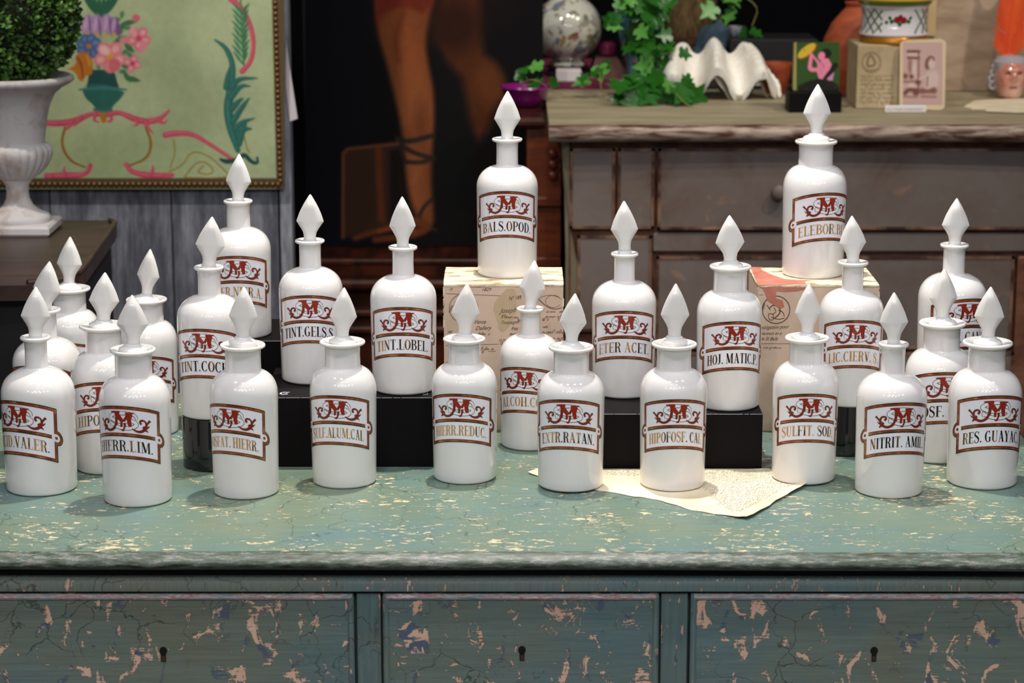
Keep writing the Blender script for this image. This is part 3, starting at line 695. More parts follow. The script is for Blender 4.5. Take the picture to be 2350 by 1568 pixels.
for P, w_ in (([(1765, -708), (1774, -700), (1784, -702), (1792, -712), (1788, -722), (1778, -730)], 2.2), ([(1770, -728), (1786, -734), (1800, -730)], 1.6), ([(1764, -720), (1764, -734), (1776, -735), (1775, -721), (1764, -720)], 1.4), ([(1786, -712), (1797, -716), (1800, -726)], 1.6), ([(1776, -706), (1782, -716), (1772, -722)], 1.6), ([(1760, -700), (1768, -712)], 1.4)):
    put(W1, smooth_pts(P, 1), w_, fy)
W1.build('handwriting', M['ink'], t)
q = MB(); P = [(1741, 658), (1854, 657), (1848, 664), (1830, 668), (1800, 670), (1782, 668), (1780, 684), (1796, 690), (1800, 704), (1790, 708), (1776, 700), (1762, 690), (1756, 674), (1750, 662)]
q.add([tuple(Vector(fy(x, -y))+Vector((0, -.0002, 0))) for x, y in P], [tuple(range(len(P)))]); q.build('torn_red_patch', M['redpaper'], t)
q = MB(); P = [onZ(px, py, ZB+.0004) for px, py in ((1739, 655), (1850, 652), (1846, 644), (1800, 640), (1775, 632), (1760, 625), (1745, 618), (1748, 613), (1722, 613))]
q.add([tuple(v) for v in P], [tuple(range(len(P)))]); q.build('red_lid_strip', M['redpaper'], t)
# ------------------------------------------------------------------ the old letter lying on the commode
low = [(1212, 1087), (1242, 1098), (1300, 1108), (1363, 1124), (1453, 1141), (1497, 1146), (1537, 1157), (1590, 1173), (1650, 1183), (1714, 1194)]
upp = [(1232, 1079), (1330, 1078.5), (1450, 1078.5), (1560, 1078.5), (1640, 1078.5), (1720, 1078.5), (1763, 1077), (1790, 1086), (1826, 1100), (1856, 1113)]
def lsp(P, t):
    x = t*(len(P)-1); i = min(int(x), len(P)-2); k = x-i; return (P[i][0]*(1-k)+P[i+1][0]*k, P[i][1]*(1-k)+P[i+1][1]*k)
def sheet(s_, t_, dz=0):
    a = lsp(low, s_); b = lsp(upp, s_); j = .9*math.sin(s_*60)*(1-t_) if s_ < .97 else 0
    px = a[0]*(1-t_)+b[0]*t_; py = a[1]*(1-t_)+b[1]*t_+j*.8
    if s_ > .999: px += (3*math.sin(t_*9)+2*math.sin(t_*23))*(1 if 0 < t_ < 1 else 0)
    cur = .006*max(0, (s_-.86)/.14)**2*(.25+abs(t_-.4))+.0012*max(0, (.1-s_)/.1)
    p = onZ(px, py, TZ); return (p.x, p.y, TZ+.0010+cur+.0002*math.sin(s_*31+t_*7)+dz)
ns, nt_ = 60, 14; mb = MB(); vs = [sheet(i/ns, j/nt_, d) for d in (0, -.0006) for i in range(ns+1) for j in range(nt_+1)]; K = (ns+1)*(nt_+1)
fs = [(i*(nt_+1)+j, (i+1)*(nt_+1)+j, (i+1)*(nt_+1)+j+1, i*(nt_+1)+j+1) for i in range(ns) for j in range(nt_)]
fs += [tuple(K+q for q in f[::-1]) for f in fs]
for i in range(ns):
    for j in (0, nt_): a, b = i*(nt_+1)+j, (i+1)*(nt_+1)+j; fs.append((a, b, K+b, K+a))
for j in range(nt_):
    for i in (0, ns): a, b = i*(nt_+1)+j, i*(nt_+1)+j+1; fs.append((a, b, K+b, K+a))
mb.add(vs, fs)
lt = thing('handwritten_letter', 'cream handwritten letter sheet with frayed edges lying under the HIPOFOSF. CAL bottle', 'paper', (.1, 2.62, TZ))
mb.build('sheet', M['letterp'], lt, True, sharp=60)
wr = MB(); r = random.Random(4)
for k in range(34):
    s0 = .46+k*.0145; t0 = max(.10, .60-k*.016)+r.uniform(-.02, .02)
    for P in squig(.95-t0, .013, 100+k, 1.1): put(wr, [(s0-b*.30, t0+a) for a, b in P if t0+a < .97], .0015, lambda u, v: sheet(max(0, min(1, u)), max(0, min(1, v)), .00018))
for k in range(22):
    s0 = .05+k*.018
    for P in squig(.36, .013, 200+k, 1.1): put(wr, [(s0-b*.3, .60+a) for a, b in P if .60+a < .98], .0015, lambda u, v: sheet(max(0, min(1, u)), max(0, min(1, v)), .00018))
wr.build('handwriting', M['inkg'], lt)
for i, B in enumerate(BT):
    B = list(B)
    if i in (5, 6, 7): B[13] = TZ+.0013
    bottle('apothecary_bottle', *B[:13], zs=B[13], collar=B[14], knob_rot=B[15], label=B[16])
# ------------------------------------------------------------------ painter: colours laid on the vertices of a flat picture
class Pic:
    def __init__(s, x0, x1, y0, y1, res, base):
        s.nx = int((x1-x0)/res)+1; s.ny = int((y1-y0)/res)+1
        s.X, s.Y = np.meshgrid(np.linspace(x0, x1, s.nx), np.linspace(y0, y1, s.ny)); s.C = np.zeros(s.X.shape+(3,)); s.C[:] = base
    def blend(s, a, c): s.C += (np.asarray(c, float)-s.C)*a[..., None]
    def ell(s, cx, cy, rx, ry, c, rot=0, soft=2., al=1.):
        a = R_(rot); dx = s.X-cx; dy = s.Y-cy; u = (dx*math.cos(a)+dy*math.sin(a))/rx; v = (-dx*math.sin(a)+dy*math.cos(a))/ry
        d = (1-np.sqrt(u*u+v*v))*min(rx, ry); s.blend(np.clip(d/soft+.5, 0, 1)*al, c)
    def dist(s, P, W):
        D = np.full(s.X.shape, 1e9)
        for i in range(len(P)-1):
            ax, ay = P[i]; bx, by = P[i+1]; L = max((bx-ax)**2+(by-ay)**2, 1e-9)
            t = np.clip(((s.X-ax)*(bx-ax)+(s.Y-ay)*(by-ay))/L, 0, 1)
            D = np.minimum(D, np.hypot(s.X-ax-(bx-ax)*t, s.Y-ay-(by-ay)*t)-(W[i]+(W[i+1]-W[i])*t)/2)
        return D
    def line(s, P, w, c, soft=1.6, al=1., it=2, hi=None):
        W = list(w) if isinstance(w, (list, tuple)) else [w]*len(P)
        Q = smooth_pts([(a[0], a[1], b) for a, b in zip(P, W)], it); D = s.dist([(a, b) for a, b, _ in Q], [k for _, _, k in Q])
        s.blend(np.clip(.5-D/soft, 0, 1)*al, c)
        if hi: D2 = s.dist([(a-1.5, b-1.5) for a, b, _ in Q], [k*.35 for _, _, k in Q]); s.blend(np.clip(.5-D2/3, 0, 1)*al*.7, hi)
    def poly(s, P, c, soft=2., al=1., it=0):
        P = list(P)
        if it: P = smooth_pts(P+[P[0]], it)[:-1]
        ins = np.zeros(s.X.shape, bool); n = len(P)
        for i in range(n):
            (x1, y1), (x2, y2) = P[i], P[(i+1) % n]
            if y1 == y2: continue
            ins ^= ((y1 > s.Y) != (y2 > s.Y)) & (s.X < (x2-x1)*(s.Y-y1)/(y2-y1)+x1)
        D = s.dist(P+[P[0]], [0]*(n+1)); D = np.where(ins, -D, D); s.blend(np.clip(.5-D/soft, 0, 1)*al, c)
    def build(s, name, m, f, parent):
        me = bpy.data.meshes.new(name); o = wloc(parent)
        V = [tuple(Vector(f(x, y))-o) for x, y in zip(s.X.ravel(), s.Y.ravel())]
        F = [(j*s.nx+i, (j+1)*s.nx+i, (j+1)*s.nx+i+1, j*s.nx+i+1) for j in range(s.ny-1) for i in range(s.nx-1)]
        me.from_pydata(V, [], F); c = np.clip(s.C, 0, 255)/255
        c = np.where(c <= .04045, c/12.92, ((c+.055)/1.055)**2.4); c = np.concatenate([c, np.ones(c.shape[:2]+(1,))], 2)
        at = me.color_attributes.new('paint', 'FLOAT_COLOR', 'POINT'); at.data.foreach_set('color', c.reshape(-1).astype(np.float32))
        me.materials.append(m); ob = bpy.data.objects.new(name, me); COL.objects.link(ob); ob.parent = parent; return ob
def paintmat(name, rough=.6, weave=0, grain=0):
    def f(nt, b):
        n = N(nt); a = n.new('ShaderNodeVertexColor', layer_name='paint'); c = a.outputs['Color']
        if grain:
            g = n.noise(n.coord((1, 1, 1)), 60, 5, .7); c = n.mix(grain, c, n.ramp(g, [(.3, .35), (.7, .75)]), 'OVERLAY')
        n.link(c, b.inputs['Base Color'])
        if weave: n.bump(b, n.noise(n.coord((300, 1, 60)), 1, 3), weave, .001)
    return mat(name, (200, 200, 200), rough, build=f)
M['pic'] = paintmat('painted_canvas', .55, .2, .25); M['pico'] = paintmat('old_oil_paint', .7, .1, .25); M['pico'].node_tree.nodes['Principled BSDF'].inputs['Specular IOR Level'].default_value = .15; M['print'] = paintmat('printed_card', .5)
rr = random.Random(11)
# ------------------------------------------------------------------ grey plank screen at the left
def plankf(nt, b):
    n = N(nt); oi = n.new('ShaderNodeObjectInfo'); co = n.coord((9, 9, 1.6)); v = n.noise(co, 2.5, 7, .68, .3)
    v2 = n.math('ADD', v, n.math('MULTIPLY', n.math('SUBTRACT', oi.outputs['Random'], .5), .08))
    g = n.noise(n.coord((90, 90, 3)), 2, 4, .7)
    c = n.ramp(v2, [(.32, (60, 61, 70)), (.5, (98, 99, 110)), (.66, (150, 151, 162))])
    c = n.mix(.5, c, n.ramp(g, [(.3, .25), (.7, .7)]), 'OVERLAY'); n.link(c, b.inputs['Base Color']); n.bump(b, v, .4, .003)
M['plank'] = mat('weathered_grey_plank', (120, 120, 128), .8, build=plankf)
YP = 4.20
scr = thing('plank_screen', 'weathered grey plank screen behind the green picture and the left bottles', 'screen', (-.75, YP+.02, 0))
xs = [-240, -120, 116, 394, 640]
for a, b in zip(xs, xs[1:]):
    p0, p1 = onY(a, 500, YP), onY(b, 500, YP)
    MB().box(p0.x+.0015, p1.x-.0015, YP, YP+.03, 0, 1.95, bev=.002).build('plank', M['plank'], scr)
p0, p1 = onY(641, 500, YP), onY(670, 500, YP)
M['edge'] = mat('pale_weathered_edge', (158, 160, 170), .8, build=noisy((112, 114, 124), (176, 178, 188), 9, (6, 6, 1.5)))
MB().box(p0.x+.002, p1.x, YP-.001, YP+.045, 0, 1.95, bev=.002).build('edge_batten', M['edge'], scr)
# hanging paper tag on the edge of the screen
tg = MB(); P = [onY(x, y, YP-.004) for x, y in ((656, 90), (664, 150), (683, 272), (665, 279), (656, 200))]
tg.add([tuple(v) for v in P]+[(v.x, v.y+.0006, v.z) for v in P], [(0, 1, 2, 3, 4), (9, 8, 7, 6, 5)]+[(i, i+5, (i+1) % 5+5, (i+1) % 5) for i in range(5)])
M['tag'] = mat('white_tag', (226, 216, 222), .6)
tagmesh(tg.build('price_tag', M['tag'], None), 'long white paper tag hanging from the right edge of the plank screen', 'tag')
# ------------------------------------------------------------------ green painted picture with nail-head border
YG = YP-.022
gp = thing('painted_panel', 'pale green painted picture of a flower urn and pink scrolls, brass nail border', 'picture', (onY(300, 420, YG).x, YG, onY(300, 432, YG).z))
a, b = onY(-60, 432, YG), onY(640, 432, YG)
top = onY(640, -260, YG).z
MB().box(onY(-60, 432, YG).x, onY(652, 432, YG).x, YG+.001, YG+.02, a.z, top, bev=.001).build('panel_board', M['plank'], gp)
pc = Pic(-60, 652, -260, 434, 1.9, (178, 190, 146))
pc.C *= (1+.05*np.sin(pc.X*.013+np.sin(pc.Y*.02)*1.5))[..., None]
pc.ell(395, 120, 45, 150, (156, 170, 126), -12, 50, .55); pc.ell(330, 360, 200, 60, (164, 180, 128), 0, 60, .5); pc.ell(300, 40, 80, 60, (184, 196, 150), 0, 60, .6)
dk, pk, og, tl, tld = (84, 104, 66), (206, 72, 96), (176, 116, 34), (38, 104, 92), (24, 76, 72)
pkh = (226, 122, 140)
for P, W in (([(245, 262), (222, 262), (205, 262), (180, 276), (140, 284), (100, 282)], [14, 12, 10, 16, 15, 13]), ([(250, 262), (275, 258), (300, 270), (330, 280), (365, 276), (388, 254)], [14, 10, 14, 15, 14, 5]),
             ([(380, 310), (400, 306), (440, 306), (480, 330), (534, 366)], [14, 14, 11, 9, 8]), ([(207, 380), (200, 400), (160, 404), (108, 404)], [11, 10, 17, 14]), ([(290, 378), (302, 396), (345, 404), (395, 402)], [11, 11, 16, 10]),
             ([(528, 0), (565, 30), (584, 90), (578, 140), (556, 164)], [8, 12, 10, 11, 13]), ([(520, -30), (540, 5), (556, 20)], [8, 12, 10])):
    pc.line(P, W, pk, hi=pkh)
for P, W in (([(168, 276), (160, 290), (150, 300)], [10, 8, 2]), ([(186, 268), (178, 282), (168, 290)], [10, 8, 2]), ([(310, 272), (318, 284), (306, 290)], [10, 8, 2]), ([(334, 278), (340, 296), (352, 306)], [12, 8, 2]), ([(362, 276), (376, 284), (384, 276)], [10, 7, 2]),
             ([(222, 262), (214, 276), (226, 280)], [7, 7, 4]), ([(252, 262), (258, 276), (248, 280)], [7, 7, 4]), ([(204, 380), (206, 392), (196, 396)], [6, 7, 4]), ([(346, 402), (352, 388), (350, 380)], [10, 7, 2]), ([(376, 400), (392, 410), (398, 412)], [8, 6, 2]), ([(150, 404), (146, 390), (150, 382)], [10, 6, 2]), ([(120, 404), (112, 412), (106, 414)], [9, 6, 2])): pc.line(P, W, pk, hi=pkh)
for x, y in ((268, 44), (280, 34), (292, 64), (286, 120), (298, 126), (276, 74), (302, 100), (214, 92), (190, 90), (226, 150), (282, 164)): pc.ell(x, y, 9, 5, (74, 118, 84), (x*37) % 180, 3, .85)
for P in ([(150, 292), (140, 330), (160, 370), (196, 384)], [(335, 292), (350, 330), (338, 365), (298, 380)]): pc.line(P, [5, 6, 6, 4], og); pc.line([(x-2, y) for x, y in P], 2, (92, 70, 30))
for P in ([(398, 322), (403, 350), (390, 386)], [(388, 394), (420, 380), (438, 346), (480, 356), (528, 404)], [(424, 406), (448, 374), (470, 370), (492, 390), (482, 402), (450, 396), (466, 382)], [(424, 408), (500, 410), (528, 404)], [(560, 312), (566, 340), (572, 350)]): pc.line(P, 3.2, (158, 128, 50))
pc.line([(236, 262), (238, 276)], [16, 13], (190, 120, 40), it=0)
# the teal urn and its flowers
pc.poly([(188, 205), (290, 205), (278, 226), (262, 240), (252, 256), (222, 256), (214, 240), (196, 226)], tl, 3, 1, 2); pc.poly([(205, 160), (262, 160), (268, 186), (276, 206), (196, 206), (202, 186)], tld, 3, 1, 2)
pc.line([(182, 206), (240, 200), (290, 206)], [4, 8, 4], (56, 122, 116)); pc.ell(225, 200, 26, 7, (60, 124, 120), 0, 6, .7); pc.line([(216, 252), (240, 256), (256, 252)], 6, (60, 118, 112))
for x, y, a_ in ((285, 150, 40), (292, 178, 60), (305, 182, 20), (280, 60, -60), (275, 90, -30), (296, 110, 50), (296, 52, -10), (200, 60, 200)): pc.line([(x-16*math.cos(R_(a_)), y-16*math.sin(R_(a_))), (x, y), (x+18*math.cos(R_(a_)), y+12*math.sin(R_(a_)))], [3, 15, 2], (66, 112, 74), 3)
for a_ in range(-80, 90, 18): pc.line([(232, 40), (232+28*math.sin(R_(a_)), 12), (232+44*math.sin(R_(a_)), -18)], [9, 11, 3], (34, 96, 66) if a_ % 36 else (60, 132, 92), 2.5)
for i, (x, y, w_, h) in enumerate(((200, 56, 20, 30), (222, 58, 20, 34), (246, 56, 20, 32), (264, 60, 16, 28))): pc.ell(x, y, w_*.7, h*.75, (176, 136, 176) if i < 3 else (140, 92, 150), 10*(1-i), 4); pc.ell(x-3, y-2, 5, 18, (206, 172, 204), 8, 4, .8); pc.ell(x+7, y+4, 2.5, 20, (110, 70, 128), -8, 3, .8)
for x in (200, 222, 244, 262): pc.ell(x, 80, 4, 5, (214, 168, 60), 0, 3)
def bloom(x, y, r, c, h, ctr, n=6):
    for k in range(n): a_ = 2*math.pi*k/n+.3; pc.ell(x+r*.55*math.cos(a_), y+r*.55*math.sin(a_), r*.52, r*.42, c, math.degrees(a_), 4); pc.ell(x+r*.62*math.cos(a_), y+r*.6*math.sin(a_), r*.26, r*.2, h, math.degrees(a_), 5, .8)
    if ctr: pc.ell(x, y, r*.22, r*.22, ctr, 0, 4)
bloom(204, 106, 28, (70, 98, 148), (118, 142, 186), (198, 120, 70), 8); bloom(252, 130, 36, (232, 132, 138), (250, 190, 188), (232, 160, 60), 5); bloom(318, 88, 27, (224, 118, 132), (248, 184, 184), (200, 70, 90), 5); bloom(304, 146, 20, (226, 120, 134), (246, 184, 182), (200, 60, 70), 4); pc.ell(262, 150, 14, 16, (214, 96, 108), 20, 5, .8); pc.ell(240, 116, 14, 10, (252, 206, 200), 20, 6, .8); pc.ell(328, 108, 9, 16, (230, 140, 150), 30, 4); pc.ell(306, 74, 8, 12, (240, 160, 164), -20, 4); pc.ell(312, 42, 9, 9, (212, 106, 116), 0, 4); pc.ell(286, 92, 12, 8, (226, 134, 140), 0, 4)
pc.poly([(155, 158), (176, 148), (172, 128), (190, 118), (206, 124), (214, 150), (212, 172), (196, 174), (190, 188), (180, 184), (174, 166)], (200, 118, 30), 3, 1, 1); pc.line([(178, 132), (188, 150), (190, 180)], [5, 7, 3], (152, 78, 20)); pc.line([(200, 128), (206, 150)], 5, (224, 150, 60))
# leaves up the right side
for k in range(9):
    y = 20+k*14; pc.line([(556, y+14), (546, y), (536-(k % 2)*3, y-14)], [2, 8, 2], (60, 132, 92), 2); pc.line([(556, y+14), (562, y), (572-(k % 3)*2, y-12)], [2, 8, 2], (48, 116, 80), 2)
pc.line([(552, -10), (554, 60), (560, 150)], 4, (70, 130, 84))
pc.line([(494, 92), (520, 110), (536, 150), (530, 200), (522, 250), (530, 300), (546, 345)], [4, 12, 13, 17, 22, 18, 12], tl, 2, hi=(66, 138, 126))
for x, y, x2, y2, x3, y3 in ((532, 200, 548, 180, 590, 180), (530, 224, 552, 196, 574, 198), (532, 250, 548, 232, 558, 226), (534, 280, 560, 240, 572, 226), (540, 296, 556, 280, 584, 272), (546, 310, 562, 296, 578, 296), (548, 330, 560, 290, 566, 282), (520, 200, 524, 170, 530, 150)): pc.line([(x, y), (x2, y2), (x3, y3)], [16, 12, 3], tl, 2, hi=(60, 128, 118))
pc.line([(506, 366), (520, 372), (546, 368), (560, 352), (576, 372), (592, 376), (590, 362)], [6, 12, 10, 10, 9, 7, 5], tld, 2)
# worn braid border
pc.line([(633, -260), (650, 436)], 30, (98, 76, 44), 3, it=0); pc.line([(-60, 421), (652, 421)], 24, (86, 68, 40), 3, it=0)
def onG(x, y): return onY(x, y, YG)
pc.build('painting', M['pic'], lambda x, y: tuple(onG(x, y)), gp)
M['nail'] = mat('aged_brass_nail', (150, 112, 58), .35, metal=.7, build=noisy((74, 48, 28), (150, 112, 66), 60))
def domem(r, n=8):
    mb = MB(); vs = [(0, -r*.7, 0)]; 
    for j in (1, 2):
        for i in range(n): a_ = 2*math.pi*i/n; q = r*(.6 if j == 1 else 1); vs.append((q*math.cos(a_), -r*(.5 if j == 1 else 0), q*math.sin(a_)))
    fs = [(0, 1+i, 1+(i+1) % n) for i in range(n)]+[(1+i, 1+n+i, 1+n+(i+1) % n, 1+(i+1) % n) for i in range(n)]
    mb.add(vs, fs); return mb
nm = domem(.0048).build('nail_head', M['nail'], gp, True, True, 60)
first = True
def at_nail(x, y):
    global first
    o_ = nm if first else nm.copy()
    if not first: COL.objects.link(o_)
    first = False; o_.parent = gp; o_.location = onG(x, y)-gp.location-Vector((0, .0012, 0))
y = -250
while y < 425: at_nail(630+(y+40)*.028, y); y += 12.8
x = -40
while x < 640: at_nail(x, 423); x += 12.8
# ------------------------------------------------------------------ dark table with stone urn and clipped box plant
M['tblwood'] = mat('dark_varnished_wood', (56, 38, 32), .4, build=noisy((46, 30, 25), (76, 54, 46), 4, (1, 6, 1)))
M['black_m'] = mat('near_black_wood', (16, 13, 14), .6)
a_tab = 12.6-math.degrees(math.atan((784-545)/FPX)); ZT = CZ-3.63*math.tan(R_(a_tab))
tp = [onZ(x, y, ZT) for x, y in ((-140, 504), (258, 506), (268, 512), (262, 524), (196, 616), (180, 632), (150, 645), (60, 655), (-140, 658))]
tb = thing('side_table', 'dark varnished wooden table holding the stone urn, behind the left bottles', 'table', (tp[0].x+.12, 3.55, 0))
MB().prism([(v.x, v.y) for v in tp][::-1], ZT-.022, ZT).build('table_top', M['tblwood'], tb)
cx_ = sum(v.x for v in tp)/len(tp); cy_ = sum(v.y for v in tp)/len(tp)
rim = [(v.x+(cx_-v.x)*.03, v.y+(cy_-v.y)*.04, ZT+.002) for v in tp[1:8]]
MB().tube(rim, .0045, 8).build('table_rim', M['tblwood'], tb, True)
MB().prism([(v.x+(cx_-v.x)*.10, v.y+(cy_-v.y)*.12) for v in tp][::-1], .0, ZT-.022).build('table_base', M['black_m'], tb)
M['stone'] = mat('weathered_white_stone', (214, 204, 198), .75, build=noisy((182, 154, 136), (222, 216, 214), 22, (1, 1, 1), .3, .3, 6, .3, .5))
uc = onZ(38, 545, ZT); YU = uc.y+.055; du = depth((0, YU, ZT+.1)); pxm = du/FPX; ux = (38-1175)*pxm
zat = lambda py: onY(38, py, YU).z-ZT
ur = thing('garden_urn', 'weathered white stone garden urn with fluted bowl on a square foot, at far left', 'urn', (ux, YU, ZT))
hp = 90*pxm
MB().box(ux-hp*.94, ux+hp*.94, YU-hp*.9, YU+hp*.9, ZT, ZT+zat(507), bev=.004).build('urn_plinth', M['stone'], ur)
prof = [(k*pxm, zat(y)) for k, y in ((72, 507), (74, 500), (70, 492), (56, 486), (48, 482), (34, 470), (27, 455), (25, 440), (27, 424), (36, 410))]
MB().lathe(prof, (ux, YU, ZT), 48).build('urn_stem', M['stone'], ur, True, sharp=50)
def gad(r, z, a): return r*(1+.045*abs(math.sin(a*13))-.02)
prof = [(k*pxm, zat(y)) for k, y in ((34, 412), (52, 400), (68, 384), (78, 366), (83, 350), (82, 340), (76, 332), (70, 329))]
MB().lathe(prof, (ux, YU, ZT), 156, gad).build('fluted_bowl', M['stone'], ur, True, sharp=60)
prof = [(k*pxm, zat(y)) for k, y in ((66, 331), (67, 325), (70, 300), (75, 270), (82, 240), (94, 216), (112, 200), (132, 190), (139, 184), (138, 176), (130, 172), (124, 176), (110, 190), (40, 196), (1, 196))]
MB().lathe(prof, (ux, YU, ZT), 64).build('urn_body', M['stone'], ur, True, sharp=60)
M['leafA'] = mat('box_leaf_green', (66, 104, 34), .35, build=noisy((36, 64, 16), (112, 156, 74), 30, lo=.4, hi=.6))
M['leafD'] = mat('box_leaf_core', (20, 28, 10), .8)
bc = Vector((ux, YU, ZT+zat(40))); br = 148*pxm
pl = thing('box_topiary', 'clipped round ball of small dark green box leaves growing in the stone urn', 'plant', (ux, YU, ZT+zat(178)))
def ball(r, z, a): return r*(1+.03*math.sin(a*7+z*90))
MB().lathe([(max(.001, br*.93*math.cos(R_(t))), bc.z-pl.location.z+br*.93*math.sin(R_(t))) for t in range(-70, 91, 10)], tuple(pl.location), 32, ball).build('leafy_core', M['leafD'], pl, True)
mb = MB()
for k in range(5200):
    u = rr.uniform(-.97, 1); a_ = rr.uniform(0, 2*math.pi); q = math.sqrt(1-u*u); nrm = Vector((q*math.cos(a_), q*math.sin(a_), u))
    p = bc+Vector((nrm.x, nrm.y, nrm.z*1.02))*br*rr.uniform(.93, 1.045)
    d = (nrm*.8+Vector((rr.gauss(0, .6), rr.gauss(0, .6), rr.gauss(.25, .5)))).normalized(); sd = d.cross(Vector((rr.gauss(0, 1), rr.gauss(0, 1), rr.gauss(0, 1)))).normalized(); up = sd.cross(d)
    L = rr.uniform(.007, .0115); W_ = L*.36
    mb.add([p, p+d*L*.35+sd*W_+up*.0006, p+d*L*.75+sd*W_*.8, p+d*L, p+d*L*.75-sd*W_*.8, p+d*L*.35-sd*W_+up*.0006, p+d*L*.5-up*.001], [(0, 1, 6), (1, 2, 6), (2, 3, 6), (3, 4, 6), (4, 5, 6), (5, 0, 6)])
mb.build('foliage', M['leafA'], pl, True, kind='stuff')
# ------------------------------------------------------------------ dark oil painting, mahogany furniture under it
YO = 4.62
op = thing('oil_painting', 'large dark oil painting showing the bare sandalled legs of a figure', 'painting', tuple(onY(960, 560, YO)))
z0 = onY(960, 566, YO).z
MB().box(onY(700, 300, YO).x, onY(1246, 300, YO).x, YO+.001, YO+.03, z0, onY(960, -60, YO).z).build('stretcher', M['black_m'], op)
po = Pic(700, 1246, -60, 566, 3, (7, 5, 8))
po.ell(960, -30, 200, 120, (34, 16, 12), 0, 90, .8); po.ell(1090, 420, 120, 160, (14, 8, 6), 0, 120, .7); po.poly([(700, -60), (852, -60), (850, 566), (700, 566)], (5, 6, 14), 20)
sk, skd, skl = (116, 62, 33), (72, 36, 20), (142, 82, 46)
po.poly([(1020, -60), (1100, -60), (1100, 110), (1150, 160), (1158, 210), (1140, 240), (1120, 300), (1090, 330), (1050, 240), (1000, 120)], (76, 38, 16), 26, 1, 1)
po.ell(1125, 195, 34, 50, (96, 50, 22), -15, 30, .9); po.ell(1040, 60, 60, 60, (46, 20, 12), 0, 50)
po.poly([(860, -60), (1010, -60), (985, 40), (975, 100), (985, 165), (998, 220), (998, 290), (992, 350), (990, 430), (998, 500), (990, 524), (970, 516), (945, 470), (930, 400), (922, 300), (905, 220), (885, 140), (862, 60)], sk, 14, 1, 2)
po.ell(955, 210, 32, 90, skl, -8, 36, .7); po.ell(935, 100, 28, 80, (140, 74, 38), -12, 40, .6); po.ell(965, 285, 16, 50, (96, 48, 24), 0, 20, .6); po.ell(955, 420, 18, 70, skl, -4, 24, .6)
po.poly([(858, -60), (1010, -60), (985, 36), (925, 14), (880, 30), (866, 66)], (104, 34, 22), 14, .9, 1); po.line([(925, 30), (905, 90), (915, 140)], 12, (96, 46, 22), 14, .7)
for P, W in (([(912, 320), (940, 326), (990, 312)], 12), ([(916, 330), (950, 352), (996, 364)], 11), ([(930, 372), (970, 374), (996, 362)], 10), ([(960, 508), (968, 480), (992, 456)], 9), ([(950, 500), (975, 520), (1000, 528)], 9), ([(912, 316), (918, 340), (930, 372)], 9)): po.line(P, W, (40, 32, 28), 4)
po.line([(815, 546), (860, 528), (950, 506), (990, 520), (940, 542), (860, 550)], [14, 20, 24, 20, 18, 14], (100, 50, 24), 8); po.line([(870, 530), (920, 520), (950, 530)], 10, (128, 68, 34), 8)
po.poly([(790, 345), (862, 334), (912, 330), (930, 500), (880, 520), (800, 545), (785, 545)], (52, 32, 22), 10); po.line([(787, 545), (788, 352), (798, 342), (912, 330)], 7, (104, 58, 40), 5, it=0); po.line([(868, 340), (872, 430), (876, 505)], 16, (98, 46, 20), 10, .9); po.poly([(895, 345), (915, 345), (925, 500), (895, 510)], (20, 14, 12), 10)
po.poly([(1000, 110), (1060, 180), (1090, 330), (1090, 470), (1010, 560), (1004, 380)], (9, 9, 10), 24, .95)
po.build('painted_surface', M['pico'], lambda x, y: tuple(onY(x, y, YO)), op)
M['mahog'] = mat('dark_mahogany', (58, 22, 12), .3, build=noisy((34, 12, 7), (70, 28, 15), 6, (6, 1, 1)))
M['mahog2'] = mat('red_mahogany', (112, 50, 24), .35, build=noisy((84, 34, 16), (128, 60, 30), 7, (1, 1, 5)))
def zpx(py, Y): return onY(1000, py, Y).z
mc = thing('mahogany_cabinet', 'low dark mahogany cabinet standing under the oil painting', 'cabinet', (onY(900, 800, 4.3).x, 4.45, 0))
xa, xb = onY(684, 700, 4.3).x, onY(1190, 700, 4.3).x
zc0 = z0
MB().box(xa, xb, 4.27, 4.66, zc0-.02, zc0-.001, bev=.006).build('cabinet_top', M['mahog'], mc)
MB().box(xa+.012, xb-.012, 4.3, 4.64, 0, zc0-.02).build('cabinet_body', M['mahog'], mc)
for py in (604, 722, 760, 890): z_ = zpx(py, 4.28); MB().box(xa+.004, xb-.004, 4.283, 4.3, z_-.006, z_+.006, bev=.003).build('moulding', M['mahog'], mc)
# small chest beside the dresser
YC = 4.33; zt_ = zpx(268, YC)
sc_ = thing('mahogany_chest', 'red mahogany chest with carved front squeezed left of the grey dresser', 'chest', (onY(1245, 500, YC).x, YC+.15, 0))
xa, xb = onY(1197, 400, YC).x, onY(1292, 400, YC).x-.004
MB().box(xa-.008, onZ(1262, 300, zpx(290, 4.10)).x-.004, YC-.02, YC+.28, zt_-.02, zt_, bev=.007).build('chest_top', M['mahog'], sc_)
MB().box(xa+.01, xb, YC, YC+.27, 0, zt_-.02).build('chest_body', M['mahog2'], sc_)
for py in (462, 600, 760): z_ = zpx(py, YC); MB().box(xa, xb, YC-.012, YC, z_-.009, z_+.009, bev=.003).build('chest_rail', M['mahog2'], sc_)
def knob(px, py, Y, r, m, par, name='knob', d=.018):
    c_ = onY(px, py, Y); mb = MB(); n = 20; pr = [(.35, 0), (.35, .35), (.8, .55), (1, .9), (.85, 1.25), (.4, 1.42), (.01, 1.45)]
    vs = [(c_.x+q*r*math.cos(2*math.pi*i/n), Y-h*r, c_.z+q*r*math.sin(2*math.pi*i/n)) for q, h in pr for i in range(n)]
    mb.add(vs, [(j*n+i, j*n+(i+1) % n, (j+1)*n+(i+1) % n, (j+1)*n+i) for j in range(len(pr)-1) for i in range(n)]); return mb.build(name, m, par, True, sharp=60)
